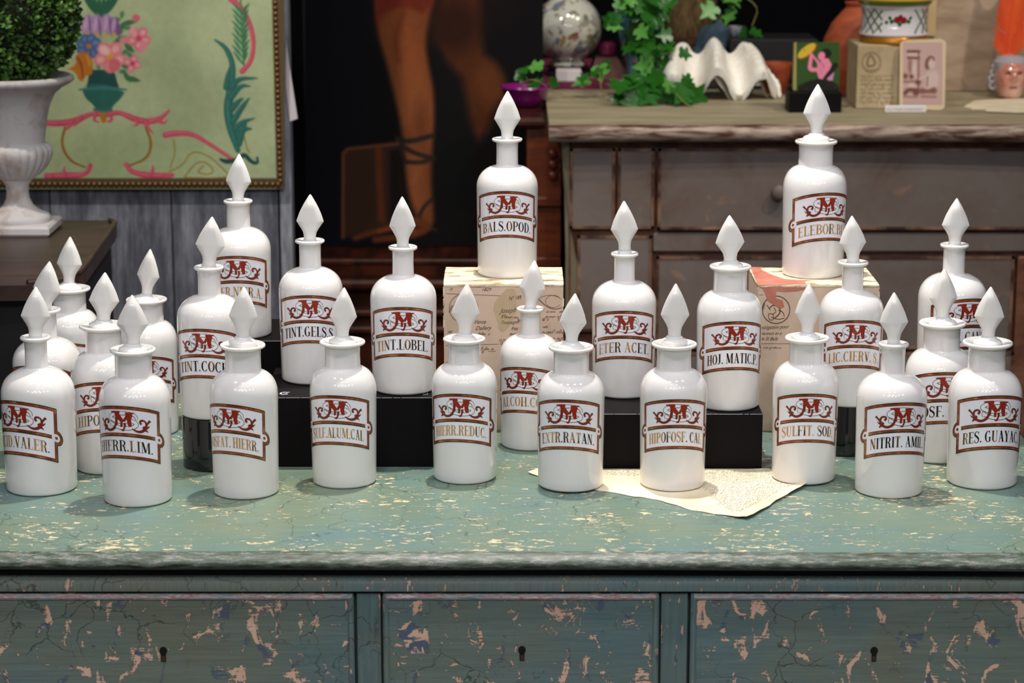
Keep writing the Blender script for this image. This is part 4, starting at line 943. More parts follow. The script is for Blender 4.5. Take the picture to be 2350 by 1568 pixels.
for py in (352, 377, 402): knob(1268, py, YC, .009, M['mahog2'], sc_, 'carved_boss')
M['magenta'] = mat('magenta_glass_dish', (124, 18, 104), .2, coat=.5)
dc = onZ(1206, 250, zt_); dd = depth(dc)/FPX
mb = MB().lathe([(22*dd, 0), (34*dd, .004), (48*dd, .018), (56*dd, .036), (60*dd, .038), (58*dd, .041), (54*dd, .038), (44*dd, .02), (20*dd, .008), (.001, .007)], (dc.x, dc.y+.03, zt_), 48)
tagmesh(mb.build('shallow_dish', M['magenta'], None, True, sharp=60), 'shallow magenta dish left of the grey dresser, under an ivy leaf', 'dish')
# ------------------------------------------------------------------ grey-brown dresser
YD = 4.10; ZD = zpx(290, YD); YDB = onZ(1248, 206, ZD).y
def greyf(nt, b):
    n = N(nt); v = n.noise(n.coord((1, 1, 1)), 7, 6, .65, .5); c = n.ramp(v, [(.3, (100, 74, 62)), (.42, (112, 96, 88)), (.6, (120, 108, 102))])
    w2 = n.noise(n.coord((1, 1, 1)), 16, 5, .6, .3); m = n.ramp(w2, [(.62, 0.0), (.70, .7)]); c = n.mix(m, c, (158, 122, 98)); n.link(c, b.inputs['Base Color']); n.bump(b, w2, .25, .003)
M['dgrey'] = mat('worn_grey_paint', (126, 116, 110), .55, build=greyf)
M['dtop'] = mat('worn_putty_paint', (160, 148, 122), .6, build=noisy((142, 130, 104), (172, 160, 132), 5, (1, 5, 1), .15, .3))
M['dedge'] = mat('rubbed_edge_paint', (150, 130, 116), .5, build=noisy((84, 46, 32), (190, 170, 152), 12, (1, 5, 7), .4, .4, 6, .42, .62))
M['drim'] = mat('rubbed_brown_rim', (110, 74, 56), .55, build=noisy((66, 34, 22), (158, 120, 96), 14, (1, 1, 1), .3, .5, 5, .42, .66))
M['dbrown'] = mat('bare_brown_wood', (104, 60, 38), .55, build=noisy((74, 38, 22), (136, 88, 64), 20))
dr = thing('dresser', 'large worn grey painted dresser behind the right half of the bottles', 'dresser', (.75, 4.4, 0))
xl = onZ(1262, 300, ZD).x; xr = 1.50
MB().extx([(YDB, ZD-.03), (YD+.03, ZD-.03), (YD+.012, ZD-.028), (YD+.003, ZD-.022), (YD, ZD-.014), (YD+.003, ZD-.006), (YD+.010, ZD-.001), (YD+.02, ZD), (YDB, ZD)], xl, xr, 40, lambda x: .006*math.sin((x-xl)*3.4)).build('dresser_top', [M['dtop']], dr, True, sharp=50)
mb = MB(); pr = arcp(0, 0, .0150, .0150, 90, 270, 8); vs = []
mb.extx([(YD+.013+y_*.97, ZD-.0145+z_) for y_, z_ in [(-abs(a_), b_) for a_, b_ in pr]]+[(YD+.03, ZD-.029), (YD+.03, ZD-.0005)], xl-.001, xr, 40, lambda x: .006*math.sin((x-xl)*3.4)-.001); mb.build('top_moulding', M['dedge'], dr, True, sharp=50)
YF = YD+.035
def dx(px, py=450): return onY(px, py, YF).x
MB().box(dx(1306), xr-.02, YF+.018, YDB-.02, .1, ZD-.03).build('dresser_body', M['dbrown'], dr)
vs = [(dx(1288, 340), YF+.03, ZD-.03), (dx(1306, 340), YF+.004, ZD-.03), (dx(1308, 520), YF+.004, zpx(520, YF)), (dx(1324, 600), YF+.004, zpx(600, YF)), (dx(1332, 900), YF+.004, .1), (dx(1300, 900), YF+.03, .1), (dx(1299, 600), YF+.03, zpx(600, YF)), (dx(1296, 450), YF+.03, zpx(450, YF))]
mb = MB(); mb.add(vs+[(x, y+.012, z) for x, y, z in vs], [(0, 1, 2, 7), (7, 2, 3, 6), (6, 3, 4, 5)]+[(i, i+8, (i+1) % 8+8, (i+1) % 8) for i in range(8)]); mb.build('corner_post', M['dtop'], dr)
def dfront(x0, x1, y0, y1, name='drawer', py=450):
    a_, b_ = dx(x0, py), dx(x1, py); zt1, zb1 = zpx(y0, YF), zpx(y1, YF)
    d_ = MB().box(a_, b_, YF, YF+.02, zb1, zt1, bev=.003).build(name, M['dgrey'], dr)
    e = .0035; f_ = MB()
    for q in ((a_, zb1, b_, zb1+e), (a_, zt1-e, b_, zt1), (a_, zb1, a_+e, zt1), (b_-e, zb1, b_, zt1)):
        f_.box(q[0]-.0008, q[2]+.0008, YF-.0012, YF+.004, q[1]-.0008, q[3]+.0008)
    f_.build('worn_rim', M['drim'], d_); return d_
dfront(1309, 1410, 342, 524, 'front_panel'); dfront(1419, 1500, 342, 524, 'front_panel'); d1 = dfront(1511, 2460, 342, 526)
dfront(1326, 1494, 542, 760, 'front_panel', 650); dfront(1506, 2322, 590, 800, 'drawer', 700)
MB().box(dx(1500, 560), dx(2462, 560), YF+.004, YF+.016, zpx(580, YF), zpx(536, YF), bev=.003).build('rail', M['dgrey'], dr)
MB().box(dx(2332, 700), dx(2350, 700)+.05, YF+.003, YF+.016, .1, zpx(590, YF), bev=.003).build('end_post', M['dbrown'], dr)
for y0, y1 in ((810, 1100), (1110, 1400)): dfront(1326, 2322, y0, y1, 'drawer', 900)
knob(1786, 440, YF, .0145, M['dgrey'], dr)
# ------------------------------------------------------------------ side table behind, wine-red cloth
YS = YDB+.03; ZS = zpx(190, YS)
bt = thing('back_table', 'dark table under a wine-red cloth behind the dresser', 'table', (.35, YS+.25, 0))
xa, xb = onY(1192, 190, YS).x, onY(1900, 190, YS).x
M['wine'] = mat('wine_red_cloth', (112, 26, 62), .7, build=noisy((92, 18, 52), (132, 36, 76), 10))
MB().box(xa, xb, YS, YS+.5, ZS-.03, ZS-.003, bev=.003).build('table_top', M['black_m'], bt)
MB().box(xa-.002, onY(1440, 190, YS).x, YS-.003, YS+.48, ZS-.02, ZS, bev=.0012).build('cloth', M['wine'], bt)
MB().box(xa+.03, xb-.03, YS+.03, YS+.46, 0, ZS-.03).build('table_base', M['black_m'], bt)
def sit(px, py, Z=None):
    """ground point of a thing standing on the back table"""
    return onZ(px, py, ZS if Z is None else Z)
def L(px_prof, c, k, n=48, **kw):  # px profile [(radius px, height px)] at point c with metres per px k
    return MB().lathe([(max(.0005, a_*k), h*k) for a_, h in px_prof], tuple(c), n, **kw)
Yb = YS+.14; kb = depth((0, Yb, 1.1))/FPX
def bx(px): return (px-1175)*kb
def hz(py): return (zpx(py, Yb)-ZS)/kb
# round dark stand, porcelain vase, white box
c_ = Vector((bx(1303), Yb, ZS))
h0 = hz(150)
tagmesh(L([(50, 0), (52, 6), (44, 12), (42, h0-8), (48, h0-4), (48, h0)], c_, kb).build('round_stand', M['black_m'], None, True, sharp=40), 'dark round stand under the flowered globe vase', 'stand')
def potf(nt, b):
    n = N(nt); co = n.coord((1, 1, 1)); base = n.ramp(n.noise(co, 6, 3), [(.3, (186, 186, 176)), (.7, (206, 204, 190))])
    for sc, th, col, off in ((24, .64, (120, 38, 60), 0), (26, .635, (150, 120, 36), 5), (30, .62, (92, 104, 120), 9), (34, .60, (104, 104, 72), 14), (40, .62, (140, 132, 120), 20)):
        m2 = n.coord((1, 1, 1)); m2.node.inputs['Location'].default_value = (off, off, off); base = n.mix(n.ramp(n.noise(m2, sc, 3, .5, .3), [(th-.02, 0.0), (th+.02, .9)]), base, col)
    n.link(base, b.inputs['Base Color'])
M['flowpot'] = mat('flowered_porcelain', (214, 212, 200), .12, coat=.6, build=potf)
v0 = Vector((c_.x, c_.y, ZS+h0*kb)); H = lambda py: (zpx(py, Yb)-v0.z)/kb
pv = [(36, 0), (42, 2), (42, 7), (34, 12)]+[(78*math.cos(R_(t)), H(66)+78*math.sin(R_(t))) for t in range(-62, 63, 8)]+[(34, H(66)+76), (34, H(66)+110), (44, H(66)+130), (38, H(66)+130)]
vz = thing('globe_vase', 'round white porcelain vase with painted flowers, left end of the back table', 'vase', tuple(v0))
L(pv, v0, kb, 64).build('vase_body', M['flowpot'], vz, True, sharp=50)
b0 = onZ(1306, 192, ZS); kk = depth(b0)/FPX
M['white'] = mat('white_card', (222, 212, 214), .6)
q = MB().box(b0.x-29*kk, b0.x+29*kk, YS+.012, YS+.05, ZS, ZS+28*kk, bev=.002); tagmesh(q.build('small_box', M['white'], None), 'small white box in front of the flowered globe vase', 'box')
# purple jar on a brown slanted box, teal vase
M['brownbox'] = mat('brown_leather', (84, 52, 44), .6, build=noisy((70, 40, 34), (98, 64, 54), 15))
xa, xb = bx(1352), bx(1448); z1, z2 = ZS, ZS+hz(128)*kb
mb = MB(); y0, y1 = Yb-.05, Yb+.05
mb.add([(xa, y0, z1), (xb, y0, z1), (xb, y1, z1), (xa, y1, z1), (xa+.012, y0+.005, z2), (xb-.03, y0+.005, z2), (xb-.03, y1, z2), (xa+.012, y1, z2)], [(3, 2, 1, 0), (4, 5, 6, 7), (0, 1, 5, 4), (1, 2, 6, 5), (2, 3, 7, 6), (3, 0, 4, 7)])
tagmesh(mb.build('leather_case', M['brownbox'], None), 'brown leather case with sloping side beside the flowered globe vase', 'case')
M['plum'] = mat('plum_glass', (104, 28, 62), .25, coat=.4)
tagmesh(L([(14, 0), (20, 4), (22, 14), (20, 26), (14, 31), (10, 33)], (bx(1395), Yb, z2), kb, 32).build('small_jar', M['plum'], None, True), 'small plum-red jar on top of the brown leather case', 'jar')
def tealf(nt, b):
    n = N(nt); v = n.noise(n.coord((1, 1, .5)), 12, 4, .6); c = n.ramp(v, [(.35, (34, 56, 70)), (.52, (62, 100, 118)), (.66, (104, 138, 150))])
    n.link(n.mix(n.ramp(n.noise(n.coord((1, 1, 1)), 50, 2), [(.66, 0.0), (.7, 1.0)]), c, (150, 80, 96)), b.inputs['Base Color'])
M['teal'] = mat('dark_teal_glaze', (40, 72, 88), .2, coat=.5, build=tealf)
tv = Vector((bx(1464), YS+.06, ZS)); k2 = depth((0, YS+.06, 1.1))/FPX; tv.x = (1464-1175)*k2
tagmesh(L([(24, 0), (27, 4), (24, 12), (28, 40), (42, 90), (54, 140), (56, 180), (44, 220), (30, 240), (34, 260), (30, 260)], tv, k2, 48).build('teal_vase', M['teal'], None, True, sharp=50), 'tall dark teal glazed vase behind the hanging ivy', 'vase')
# wooden block, basket planter with ivy
Yk = YS+.20; k3 = depth((0, Yk, 1.1))/FPX
def X3(px): return (px-1175)*k3
zbk = zpx(100, Yk)
M['oldwood'] = mat('old_brown_wood', (74, 48, 22), .6, build=noisy((48, 28, 12), (92, 62, 30), 9, (1, 1, 5)))
tagmesh(MB().box(X3(1492), X3(1652), Yk-.07, Yk+.09, ZS, zbk, bev=.003).build('wooden_block', M['oldwood'], None), 'brown wooden block under the basket planter, behind the shell', 'block')
wp = thing('basket_planter', 'brown woven basket planter holding the ivy', 'planter', (X3(1574), Yk+.01, zbk))
def basf(nt, b):
    n = N(nt); v = n.noise(n.coord((60, 60, 8)), 2, 5, .7); n.link(n.ramp(v, [(.35, (58, 42, 22)), (.6, (124, 98, 62))]), b.inputs['Base Color']); n.bump(b, v, .7, .004)
M['basket'] = mat('woven_straw', (110, 88, 56), .8, build=basf)
bc0 = (X3(1574), Yk+.01, zbk)
L([(66, 0), (72, 3), (72, 14), (64, 19)], bc0, k3).build('saucer', M['oldwood'], wp, True, sharp=50)
mb = L([(54, 19), (60, 40), (68, 80), (72, 112), (74, 118), (70, 122), (62, 118), (60, 104), (1, 104)], bc0, k3, 96, mod=lambda r, z, a: r*(1+.015*math.sin(a*32))); mb.build('basket_body', M['basket'], wp, True, sharp=60)
M['ivy'] = mat('ivy_green', (36, 92, 24), .3, build=noisy((16, 64, 10), (46, 116, 30), 38, lo=.38, hi=.62))
M['ivyl'] = mat('ivy_light', (100, 176, 84), .35, build=noisy((54, 126, 38), (112, 172, 84), 38))
M['stem'] = mat('ivy_stem', (132, 124, 62), .6)
iv = thing('trailing_ivy', 'trailing green ivy spilling from the basket planter over the left of the dresser', 'plant', (bc0[0], bc0[1], zbk+.09))
def leafmesh(m):
    half = [(0, 0), (.16, -.10), (.38, -.06), (.52, .10), (.36, .22), (.34, .34), (.62, .44), (.44, .60), (.22, .62), (.12, .82), (0, 1.05)]
    vs = [(x, y, .10*abs(x)-.05*y*y) for x, y in half]+[(-x, y, .10*abs(x)-.05*y*y) for x, y in half[1:-1]]+[(0, .45, -.04)]
    n = len(half); order = list(range(n))+list(range(2*n-3+1-1, n-1, -1)); c = len(vs)-1
    ring = list(range(n))+[n+k for k in range(n-2)][::-1]
    fs = [(c, ring[i], ring[(i+1) % len(ring)]) for i in range(len(ring))]
    mb = MB().add(vs, fs); return mb.build('ivy_leaf', m, iv, True, True, 60)
protos = {0: [leafmesh(M['ivy']), False], 1: [leafmesh(M['ivyl']), False]}
def leaf(px, py, size, Y, rot=None, lt=0, tilt=None):
    p = onY(px, py, Y); pr_ = protos[lt]; o_ = pr_[0] if not pr_[1] else pr_[0].copy()
    if pr_[1]: COL.objects.link(o_)
    pr_[1] = True; o_.parent = iv; k = depth(p)/FPX*size
    o_.location = p-iv.location; o_.scale = (k, k, k)
    r0 = rr.uniform(0, 360) if rot is None else rot
    e = Matrix.Rotation(R_(58+rr.uniform(-34, 34)), 4, 'X'); o_.rotation_euler = (Matrix.Rotation(R_(rr.uniform(-50, 50)), 4, 'Z') @ e @ Matrix.Rotation(R_(r0), 4, 'Z')).to_euler()
def vine(pts):
    p = [onY(x, y, Y) for x, y, Y in smooth_pts(pts, 2)]; MB().tube(p, .0011, 6).build('ivy_stem', M['stem'], iv, True)
YV = YDB-.16
vine([(1545, -20, Yk), (1500, 0, Yk-.10), (1478, 60, YV+.1), (1482, 130, YV+.05), (1486, 190, YV), (1478, 215, YV), (1440, 225, YV), (1380, 238, YV), (1320, 228, YV), (1262, 206, YV), (1230, 180, YV-.02), (1196, 190, YV)])
vine([(1486, 190, YV), (1530, 180, YV-.08), (1550, 215, YV-.12), (1575, 240, YV-.14), (1592, 246, YV-.14)]); vine([(1390, 238, YV), (1378, 200, YV), (1376, 165, YV)]); vine([(1560, -20, Yk), (1640, 20, Yk-.12), (1662, 60, Yk-.14), (1666, 90, Yk-.15)]); vine([(1656, -30, Yk-.1), (1745, 10, Yk-.12), (1726, 60, Yk-.12)])
for x, y, s_, lt in ((1184, 172, 26, 0), (1200, 168, 22, 0), (1244, 152, 36, 1), (1238, 194, 38, 0), (1262, 186, 24, 0), (1350, 184, 36, 1), (1376, 152, 38, 1), (1364, 162, 26, 0), (1400, 150, 20, 0), (1332, 186, 24, 0)): leaf(x, y, s_*1.15, YV+rr.uniform(-.03, .03), None, lt)
for k in range(46): y = rr.uniform(-15, 165); leaf(1478+rr.gauss(0, 20)+(12 if y > 90 else -6), y, rr.uniform(30, 56), YV+.05+rr.uniform(-.05, .05), None, 1 if rr.random() < .14 else 0)
for x, y in ((1412, 30), (1405, 52), (1396, 60), (1420, 18), (1440, 6), (1520, 100), (1534, 120), (1540, 80), (1500, 10), (1520, 20)): leaf(x, y, 36, YV, None, int(rr.random() < .4))
for k in range(40): leaf(rr.uniform(1415, 1590), 208+rr.gauss(0, 16), rr.uniform(32, 56), YV-.06+rr.uniform(-.05, .05), None, 1 if rr.random() < .14 else 0)
for x, y, s_, lt in ((1565, 235, 44, 0), (1582, 225, 34, 0), (1560, 120, 34, 0), (1640, 14, 44, 1), (1668, 6, 46, 1), (1680, 24, 40, 1), (1690, -5, 40, 1), (1655, -6, 40, 0), (1712, 78, 40, 0), (1724, 70, 34, 0)): leaf(x, y, s_, (YV-.08) if y > 100 else Yk-.14, None, lt)
# black crate and small cup, blue fabric bundle
zk = zpx(84, YS+.08); xa, xb = onY(1676, 84, YS+.02).x, onY(1878, 84, YS+.02).x
tagmesh(MB().box(xa, xb, YS+.02, YS+.16, ZS, zk, bev=.003).build('black_crate', M['black_m'], None), 'plain black crate behind the shell and the green card', 'crate')
M['cup'] = mat('blue_white_china', (150, 160, 170), .2, build=noisy((190, 190, 186), (70, 96, 120), 60))
c2 = onY(1686, 84, YS+.08); tagmesh(L([(9, 0), (12, 3), (16, 14), (18, 24), (16, 24), (12, 6), (1, 5)], (c2.x, YS+.08, zk), k2, 32).build('china_cup', M['cup'], None, True), 'tiny blue and white china cup on the black crate', 'cup')
M['bluecloth'] = mat('dusty_blue_cloth', (52, 76, 92), .8, build=noisy((40, 60, 74), (66, 92, 108), 12, bump=.3))
mb = MB(); cb = Vector((onY(1628, 120, YS+.06).x, YS+.06, ZS)); n1, n2 = 28, 36; vs = []
for j in range(n1+1):
    t = j/n1; hh = t*140*k2
    for i in range(n2):
        a_ = 2*math.pi*i/n2; r0 = (50*(1-.45*t)-(0 if t < .85 else 60*(t-.85)/.15*.6))*k2*(1+.14*mnoise.noise(Vector((math.cos(a_)*1.5, math.sin(a_)*1.5, t*3.2)))*2); r0 = max(r0, .002)
        vs.append((cb.x+r0*math.cos(a_)+.35*k2*70*max(0, t-.45)*1.6, cb.y+r0*.8*math.sin(a_), ZS+hh))
mb.add(vs, [(j*n2+i, j*n2+(i+1) % n2, (j+1)*n2+(i+1) % n2, (j+1)*n2+i) for j in range(n1) for i in range(n2)]+[tuple(range(n2))[::-1], tuple(n1*n2+i for i in range(n2))])
tagmesh(mb.build('cloth_bundle', M['bluecloth'], None, True, sharp=80), 'dusty blue cloth bundle rising behind the white shell', 'cloth')
# ------------------------------------------------------------------ giant clam shell
M['shell'] = mat('white_shell', (240, 235, 226), .5, sss=.1, build=noisy((228, 220, 206), (248, 245, 238), 18, (1, 1, 1), .35))
sb = onZ(1645, 232, ZD); ks = depth(sb)/FPX
sh = MB(); nu, nv = 46, 150; vs = []; S0 = Vector((sb.x, sb.y+.09, ZD))
def shp(u, v, dz=0.0):
    """u -0.45 (back) .. 1 (front rim), v -1 .. 1 across"""
    u = -.45+1.45*u; fold = math.cos(2*math.pi*v/.67+.25*v); fold = math.copysign(abs(fold)**.85, fold)
    front = max(0, u); back = max(0, -u)
    nz = mnoise.noise(Vector((v*6, u*2.5, 4.)))
    x = .134*v*(.70+.30*front**.7-.3*back)*(1+.04*nz)
    y = -.095*u*(1-.42*v*v)-.012*fold*front
    z = .097-.060*front**1.4-.30*back**1.6-.022*abs(v)**2.5+(.010+.018*min(1, max(0, u+.3)))*fold*(1-.2*abs(v))
    z += (.0012*math.sin(u*44+v*3)+.0018*mnoise.noise(Vector((v*34, u*3, 1.))))*(1 if u > .1 else .5)+.006*nz*front
    if v > .5: z += .010*front*math.sin(v*38)*(v-.5)
    return (S0.x+x, S0.y+y, S0.z+z+dz)
zs_min = min(shp(u/12, v/60-1)[2] for u in range(13) for v in range(121))-ZD
for d_ in (0, -.004):
    for j in range(nu+1):
        for i in range(nv+1):
            x, y, z = shp(j/nu, 2*i/nv-1, d_*(1.0)); vs.append((x, y+(0 if d_ == 0 else .004*(j/nu)), max(z-(.011*max(0, j/nu-.5)*2 if d_ else 0), ZD+(.0035 if d_ == 0 else .0005)+.0008*math.sin(i*.9))))
K = (nu+1)*(nv+1); fs = [(j*(nv+1)+i, (j+1)*(nv+1)+i, (j+1)*(nv+1)+i+1, j*(nv+1)+i+1) for j in range(nu) for i in range(nv)]
fs += [tuple(K+q for q in f[::-1]) for f in fs]
for i in range(nv): a_, b_ = nu*(nv+1)+i, nu*(nv+1)+i+1; fs.append((a_, K+a_, K+b_, b_))
for j in range(nu):
    for i in (0, nv): a_, b_ = j*(nv+1)+i, (j+1)*(nv+1)+i; fs.append((a_, b_, K+b_, K+a_))
sh.add(vs, fs)
n3 = 150; m3 = 8; vs = []          # inner lip seen below the arches
for d_ in (0, .003):
    for j in range(m3+1):
        for i in range(n3+1):
            v = (2*i/n3-1)*.86; x, y, z = shp(.70+.27*j/m3, v); x2 = .94*(x-S0.x)+S0.x-.004
            vs.append((x2, y+.006+d_, max(ZD+.0006+d_*.3, z-.026-.004*math.sin(v*21))))
K = (m3+1)*(n3+1); fs = [(j*(n3+1)+i, (j+1)*(n3+1)+i, (j+1)*(n3+1)+i+1, j*(n3+1)+i+1) for j in range(m3) for i in range(n3)]; fs += [tuple(K+q for q in f[::-1]) for f in fs]
for i in range(n3):
    for j in (0, m3): a_, b_ = j*(n3+1)+i, j*(n3+1)+i+1; fs.append((a_, K+a_, K+b_, b_))
sh.add(vs, fs); tagmesh(sh.build('clam_shell', M['shell'], None, True, sharp=70), 'large white fluted clam shell with wavy rim on the dresser', 'shell')
# ------------------------------------------------------------------ terracotta pots
M['terra'] = mat('terracotta', (168, 76, 42), .65, build=noisy((146, 60, 32), (184, 92, 54), 8, (1, 1, 4)))
Yt = YDB-.08; kt = depth((0, Yt, 1.1))/FPX; tx = lambda px: (px-1175)*kt
hT = lambda py: (zpx(py, Yt)-ZD)/kt
tagmesh(L([(66, 0), (72, 4), (80, hT(170)), (88, hT(120)), (86, hT(90)), (70, hT(55)), (46, hT(26)), (36, hT(15)), (40, hT(5)), (34, hT(5))], (tx(1975), Yt, ZD), kt, 64).build('terracotta_jar', M['terra'], None, True, sharp=50), 'tall rounded terracotta jar behind the green card and the papered block', 'jar')
tagmesh(L([(24, 0), (27, 3), (33, hT(160)), (36, hT(150)), (36, hT(146)), (31, hT(146)), (26, hT(170)), (1, hT(172))], (tx(1785), Yt+.02, ZD), kt, 40).build('terracotta_pot', M['terra'], None, True, sharp=50), 'small terracotta pot between the shell and the green card', 'pot')
# ------------------------------------------------------------------ green card on a black stand
pf_ = onZ(1866, 259, ZD); Yg = pf_.y; kg = depth(pf_)/FPX
def GX(px, Y=None): return onY(px, 220, Yg).x
gs = thing('card_stand', 'black block stand holding the green picture card', 'stand', (pf_.x, Yg+.03, ZD))
zst_ = onY(1866, 212, Yg).z
MB().box(GX(1811), GX(1932), Yg, Yg+.062, ZD, zst_, bev=.002).build('stand_block', M['riser'], gs)
Yc_ = Yg+.030; 
gc = thing('picture_card', 'small green picture card with pink figure and yellow parasol on the black stand', 'card', tuple(onY(1875, 212, Yc_)))
ca, cb_ = onY(1828, 214, Yc_), onY(1926, 100, Yc_)
MB().box(ca.x-.006, cb_.x, Yc_+.0008, Yc_+.02, zst_, cb_.z, bev=.0006).build('card_board', mat('yellowed_card', (176, 160, 96), .7), gc)
pg = Pic(1828, 1926, 97, 216, .9, (46, 84, 22))
PT = lambda x, y: (1780+x/8.25, 80+y/8.25)
pg.ell(*PT(600, 310), 26, 11, (186, 66, 22), -38, 1.5); pg.ell(*PT(588, 300), 25, 10, (222, 190, 56), -38, 1.5); pg.ell(*PT(548, 288), 2.4, 2.4, (206, 120, 40), 0, 1.5)
pg.ell(*PT(960, 350), 12, 11, (12, 14, 8), 20, 2); pg.line([PT(1130, 580), PT(1040, 700), PT(930, 830)], [13, 11, 6], (12, 14, 8))
kp = (250, 140, 176)
pg.ell(*PT(870, 400), 8, 10, kp, 20, 1.5)
pg.line([PT(680, 380), PT(650, 560), PT(650, 660), PT(800, 660)], [8, 8.5, 10, 9], kp, it=1); pg.line([PT(700, 390), PT(780, 490), PT(840, 560)], [4, 5, 9], kp, it=1)
pg.poly([PT(880, 440), PT(1000, 450), PT(1060, 560), PT(1030, 650), PT(940, 760), PT(890, 840), PT(820, 840), PT(780, 700), PT(790, 560), PT(840, 520)], kp, 1.5); pg.poly([PT(1110, 700), PT(1080, 860), PT(1000, 870), PT(970, 830)], (222, 140, 190), 1.5); pg.line([PT(830, 520), PT(900, 560), PT(915, 620)], 1.4, (150, 60, 90)); pg.ell(*PT(870, 640), 6, 12, (220, 140, 176), 10, 6, .6)
pg.poly([PT(430, 960), PT(640, 870), PT(800, 830), PT(1000, 860), PT(1160, 930), PT(1215, 1000), PT(1215, 1130), PT(430, 1130)], (16, 16, 10), 2)
for k in range(40): pg.ell(rr.uniform(1834, 1924), rr.uniform(194, 208), 1.3, 1.3, (64, 54, 34), 0, 1.5)
pg.build('card_picture', M['print'], lambda x, y: tuple(onY(x, y, Yc_)), gc)
# ------------------------------------------------------------------ papered block, photograph, word strip, porcelain pot
pb = onZ(2010, 250, ZD); Yb2 = pb.y
def BX(px, Y): return onY(px, 200, Y).x
pbk = thing('papered_block', 'block covered in old tan paper with faint round stamp, under the porcelain pot', 'box', (BX(2010, Yb2), Yb2+.06, ZD))
xa, xb = BX(1966, Yb2), BX(2160, Yb2); zt2 = onY(2010, 103, Yb2).z
M['paper2'] = mat('olive_tan_paper', (196, 176, 140), .85, build=noisy((176, 156, 120), (208, 190, 156), 12, bump=.15))
MB().box(xa, xb, Yb2, Yb2+.13, ZD, zt2, bev=.002).build('block_body', M['paper2'], pbk)
mb = MB(); f2 = lambda x, y: tuple(onY(x, -y, Yb2-.0005))
put(mb, arcp(2000, -143, 22, 23, 0, 360, 36), 1.6, f2); put(mb, arcp(2000, -143, 19, 20, 0, 360, 30), .6, f2)
for P, w_ in (([(1990, -150), (1992, -134), (1998, -126), (2004, -132), (2010, -150), (1990, -152)], 5), ([(1986, -160), (2016, -160)], 1)): put(mb, smooth_pts(P, 1), w_, f2)
for k in range(7):
    for P in squig(76, 3, 400+k): put(mb, [(1974+a_, -(176+k*10)+b_) for a_, b_ in P], .7, f2)
mb.build('stamp_and_writing', M['ink2'], pbk)
ph = onZ(2120, 254, ZD); Yh = ph.y
pt_ = thing('old_photograph', 'sepia photograph card of a seated woman leaning on the papered block', 'photograph', tuple(ph))
lean = lambda x, y: tuple(onY(x, y, Yh+(254-y)/160*.012))
M['cream'] = mat('cream_card', (228, 206, 172), .6)
P = [(2066, 100), (2072, 94), (2082, 92), (2158, 89), (2166, 92), (2171, 98), (2168, 244), (2164, 251), (2156, 253), (2070, 250), (2064, 246)]
mb = MB(); n = len(P); A = [lean(x, y) for x, y in P]; mb.add(A+[(x, y+.0015, z) for x, y, z in A], [tuple(range(n))[::-1], tuple(range(n, 2*n))]+[(i, (i+1) % n, n+(i+1) % n, n+i) for i in range(n)]); mb.build('card_mount', M['cream'], pt_)
pp = Pic(2072, 2163, 97, 240, 1.2, (206, 172, 164)); Q = lambda x, y: (1940+x/7.84, 70+y/7.84); d1, d2, l1 = (118, 70, 60), (160, 116, 104), (222, 196, 190)
pp.line([Q(1130, 380), Q(1325, 380)], 7, d1, 3, it=0); pp.line([Q(1130, 490), Q(1325, 495)], 6, d1, 3, it=0); pp.line([Q(1150, 430), Q(1320, 435)], 8, l1, 3, .8, it=0); pp.line([Q(1318, 370), Q(1315, 1100)], 4, (150, 100, 88), 3, it=0)
pp.ell(*Q(1170, 640), 6, 18, d2, 0, 6); pp.ell(*Q(1235, 700), 5, 20, l1, 0, 5); pp.ell(*Q(1080, 820), 5, 6, d1, 0, 5); pp.ell(*Q(1190, 830), 5, 5, d1, 0, 5); pp.line([Q(1060, 920), Q(1330, 920)], 6, d2, 5, it=0); pp.ell(*Q(1310, 930), 6, 6, d1, 0, 5); pp.ell(*Q(1195, 1000), 8, 7, l1, 0, 5)
pp.line([Q(1070, 1130), Q(1130, 1060), Q(1300, 1080)], 9, d1, 5); pp.ell(*Q(1270, 1120), 7, 7, d1, 0, 5); pp.line([Q(1050, 1190), Q(1290, 1200)], 4, d2, 4)
pp.ell(*Q(1490, 590), 7, 14, d1, 10, 4); pp.ell(*Q(1550, 600), 8, 11, l1, 0, 5); pp.line([Q(1520, 470), Q(1580, 480), Q(1590, 530)], 3.5, d1, 3); pp.poly([Q(1470, 760), Q(1640, 700), Q(1700, 860), Q(1640, 1060), Q(1420, 1060), Q(1450, 900)], l1, 8, .9, 1); pp.line([Q(1330, 880), Q(1480, 800)], 4, l1, 4); pp.line([Q(1480, 830), Q(1470, 1000)], 3, d1, 4, .7)
pp.line([Q(1380, 1090), Q(1480, 1100), Q(1590, 1080)], [13, 7, 14], (134, 88, 76), 6); pp.line([Q(1370, 1190), Q(1620, 1195)], 5, d2, 5)
pp.build('photo_print', M['print'], lambda x, y: (lambda v: (v[0], v[1]-.0004, v[2]))(lean(x, y)), pt_)
sp = onZ(2079, 259, ZD); ss = thing('word_strip', 'small white strip with tiny printed words in front of the old photograph', 'sign', tuple(sp))
a_, b_ = onY(2031, 258, sp.y), onY(2126, 243, sp.y)
MB().box(a_.x, b_.x, sp.y, sp.y+.004, ZD, ZD+.0135, bev=.0015).build('strip', M['panel'], ss)
mb = MB(); f3 = lambda x, y: tuple(onY(x, -y, sp.y-.0003)); puttext(mb, 'AU TOUR CHARMANT', 2036, -254, 8, f3, 0, 0, 0, 1.0); mb.build('printed_words', mat('ochre_print', (186, 160, 120), .7), ss)
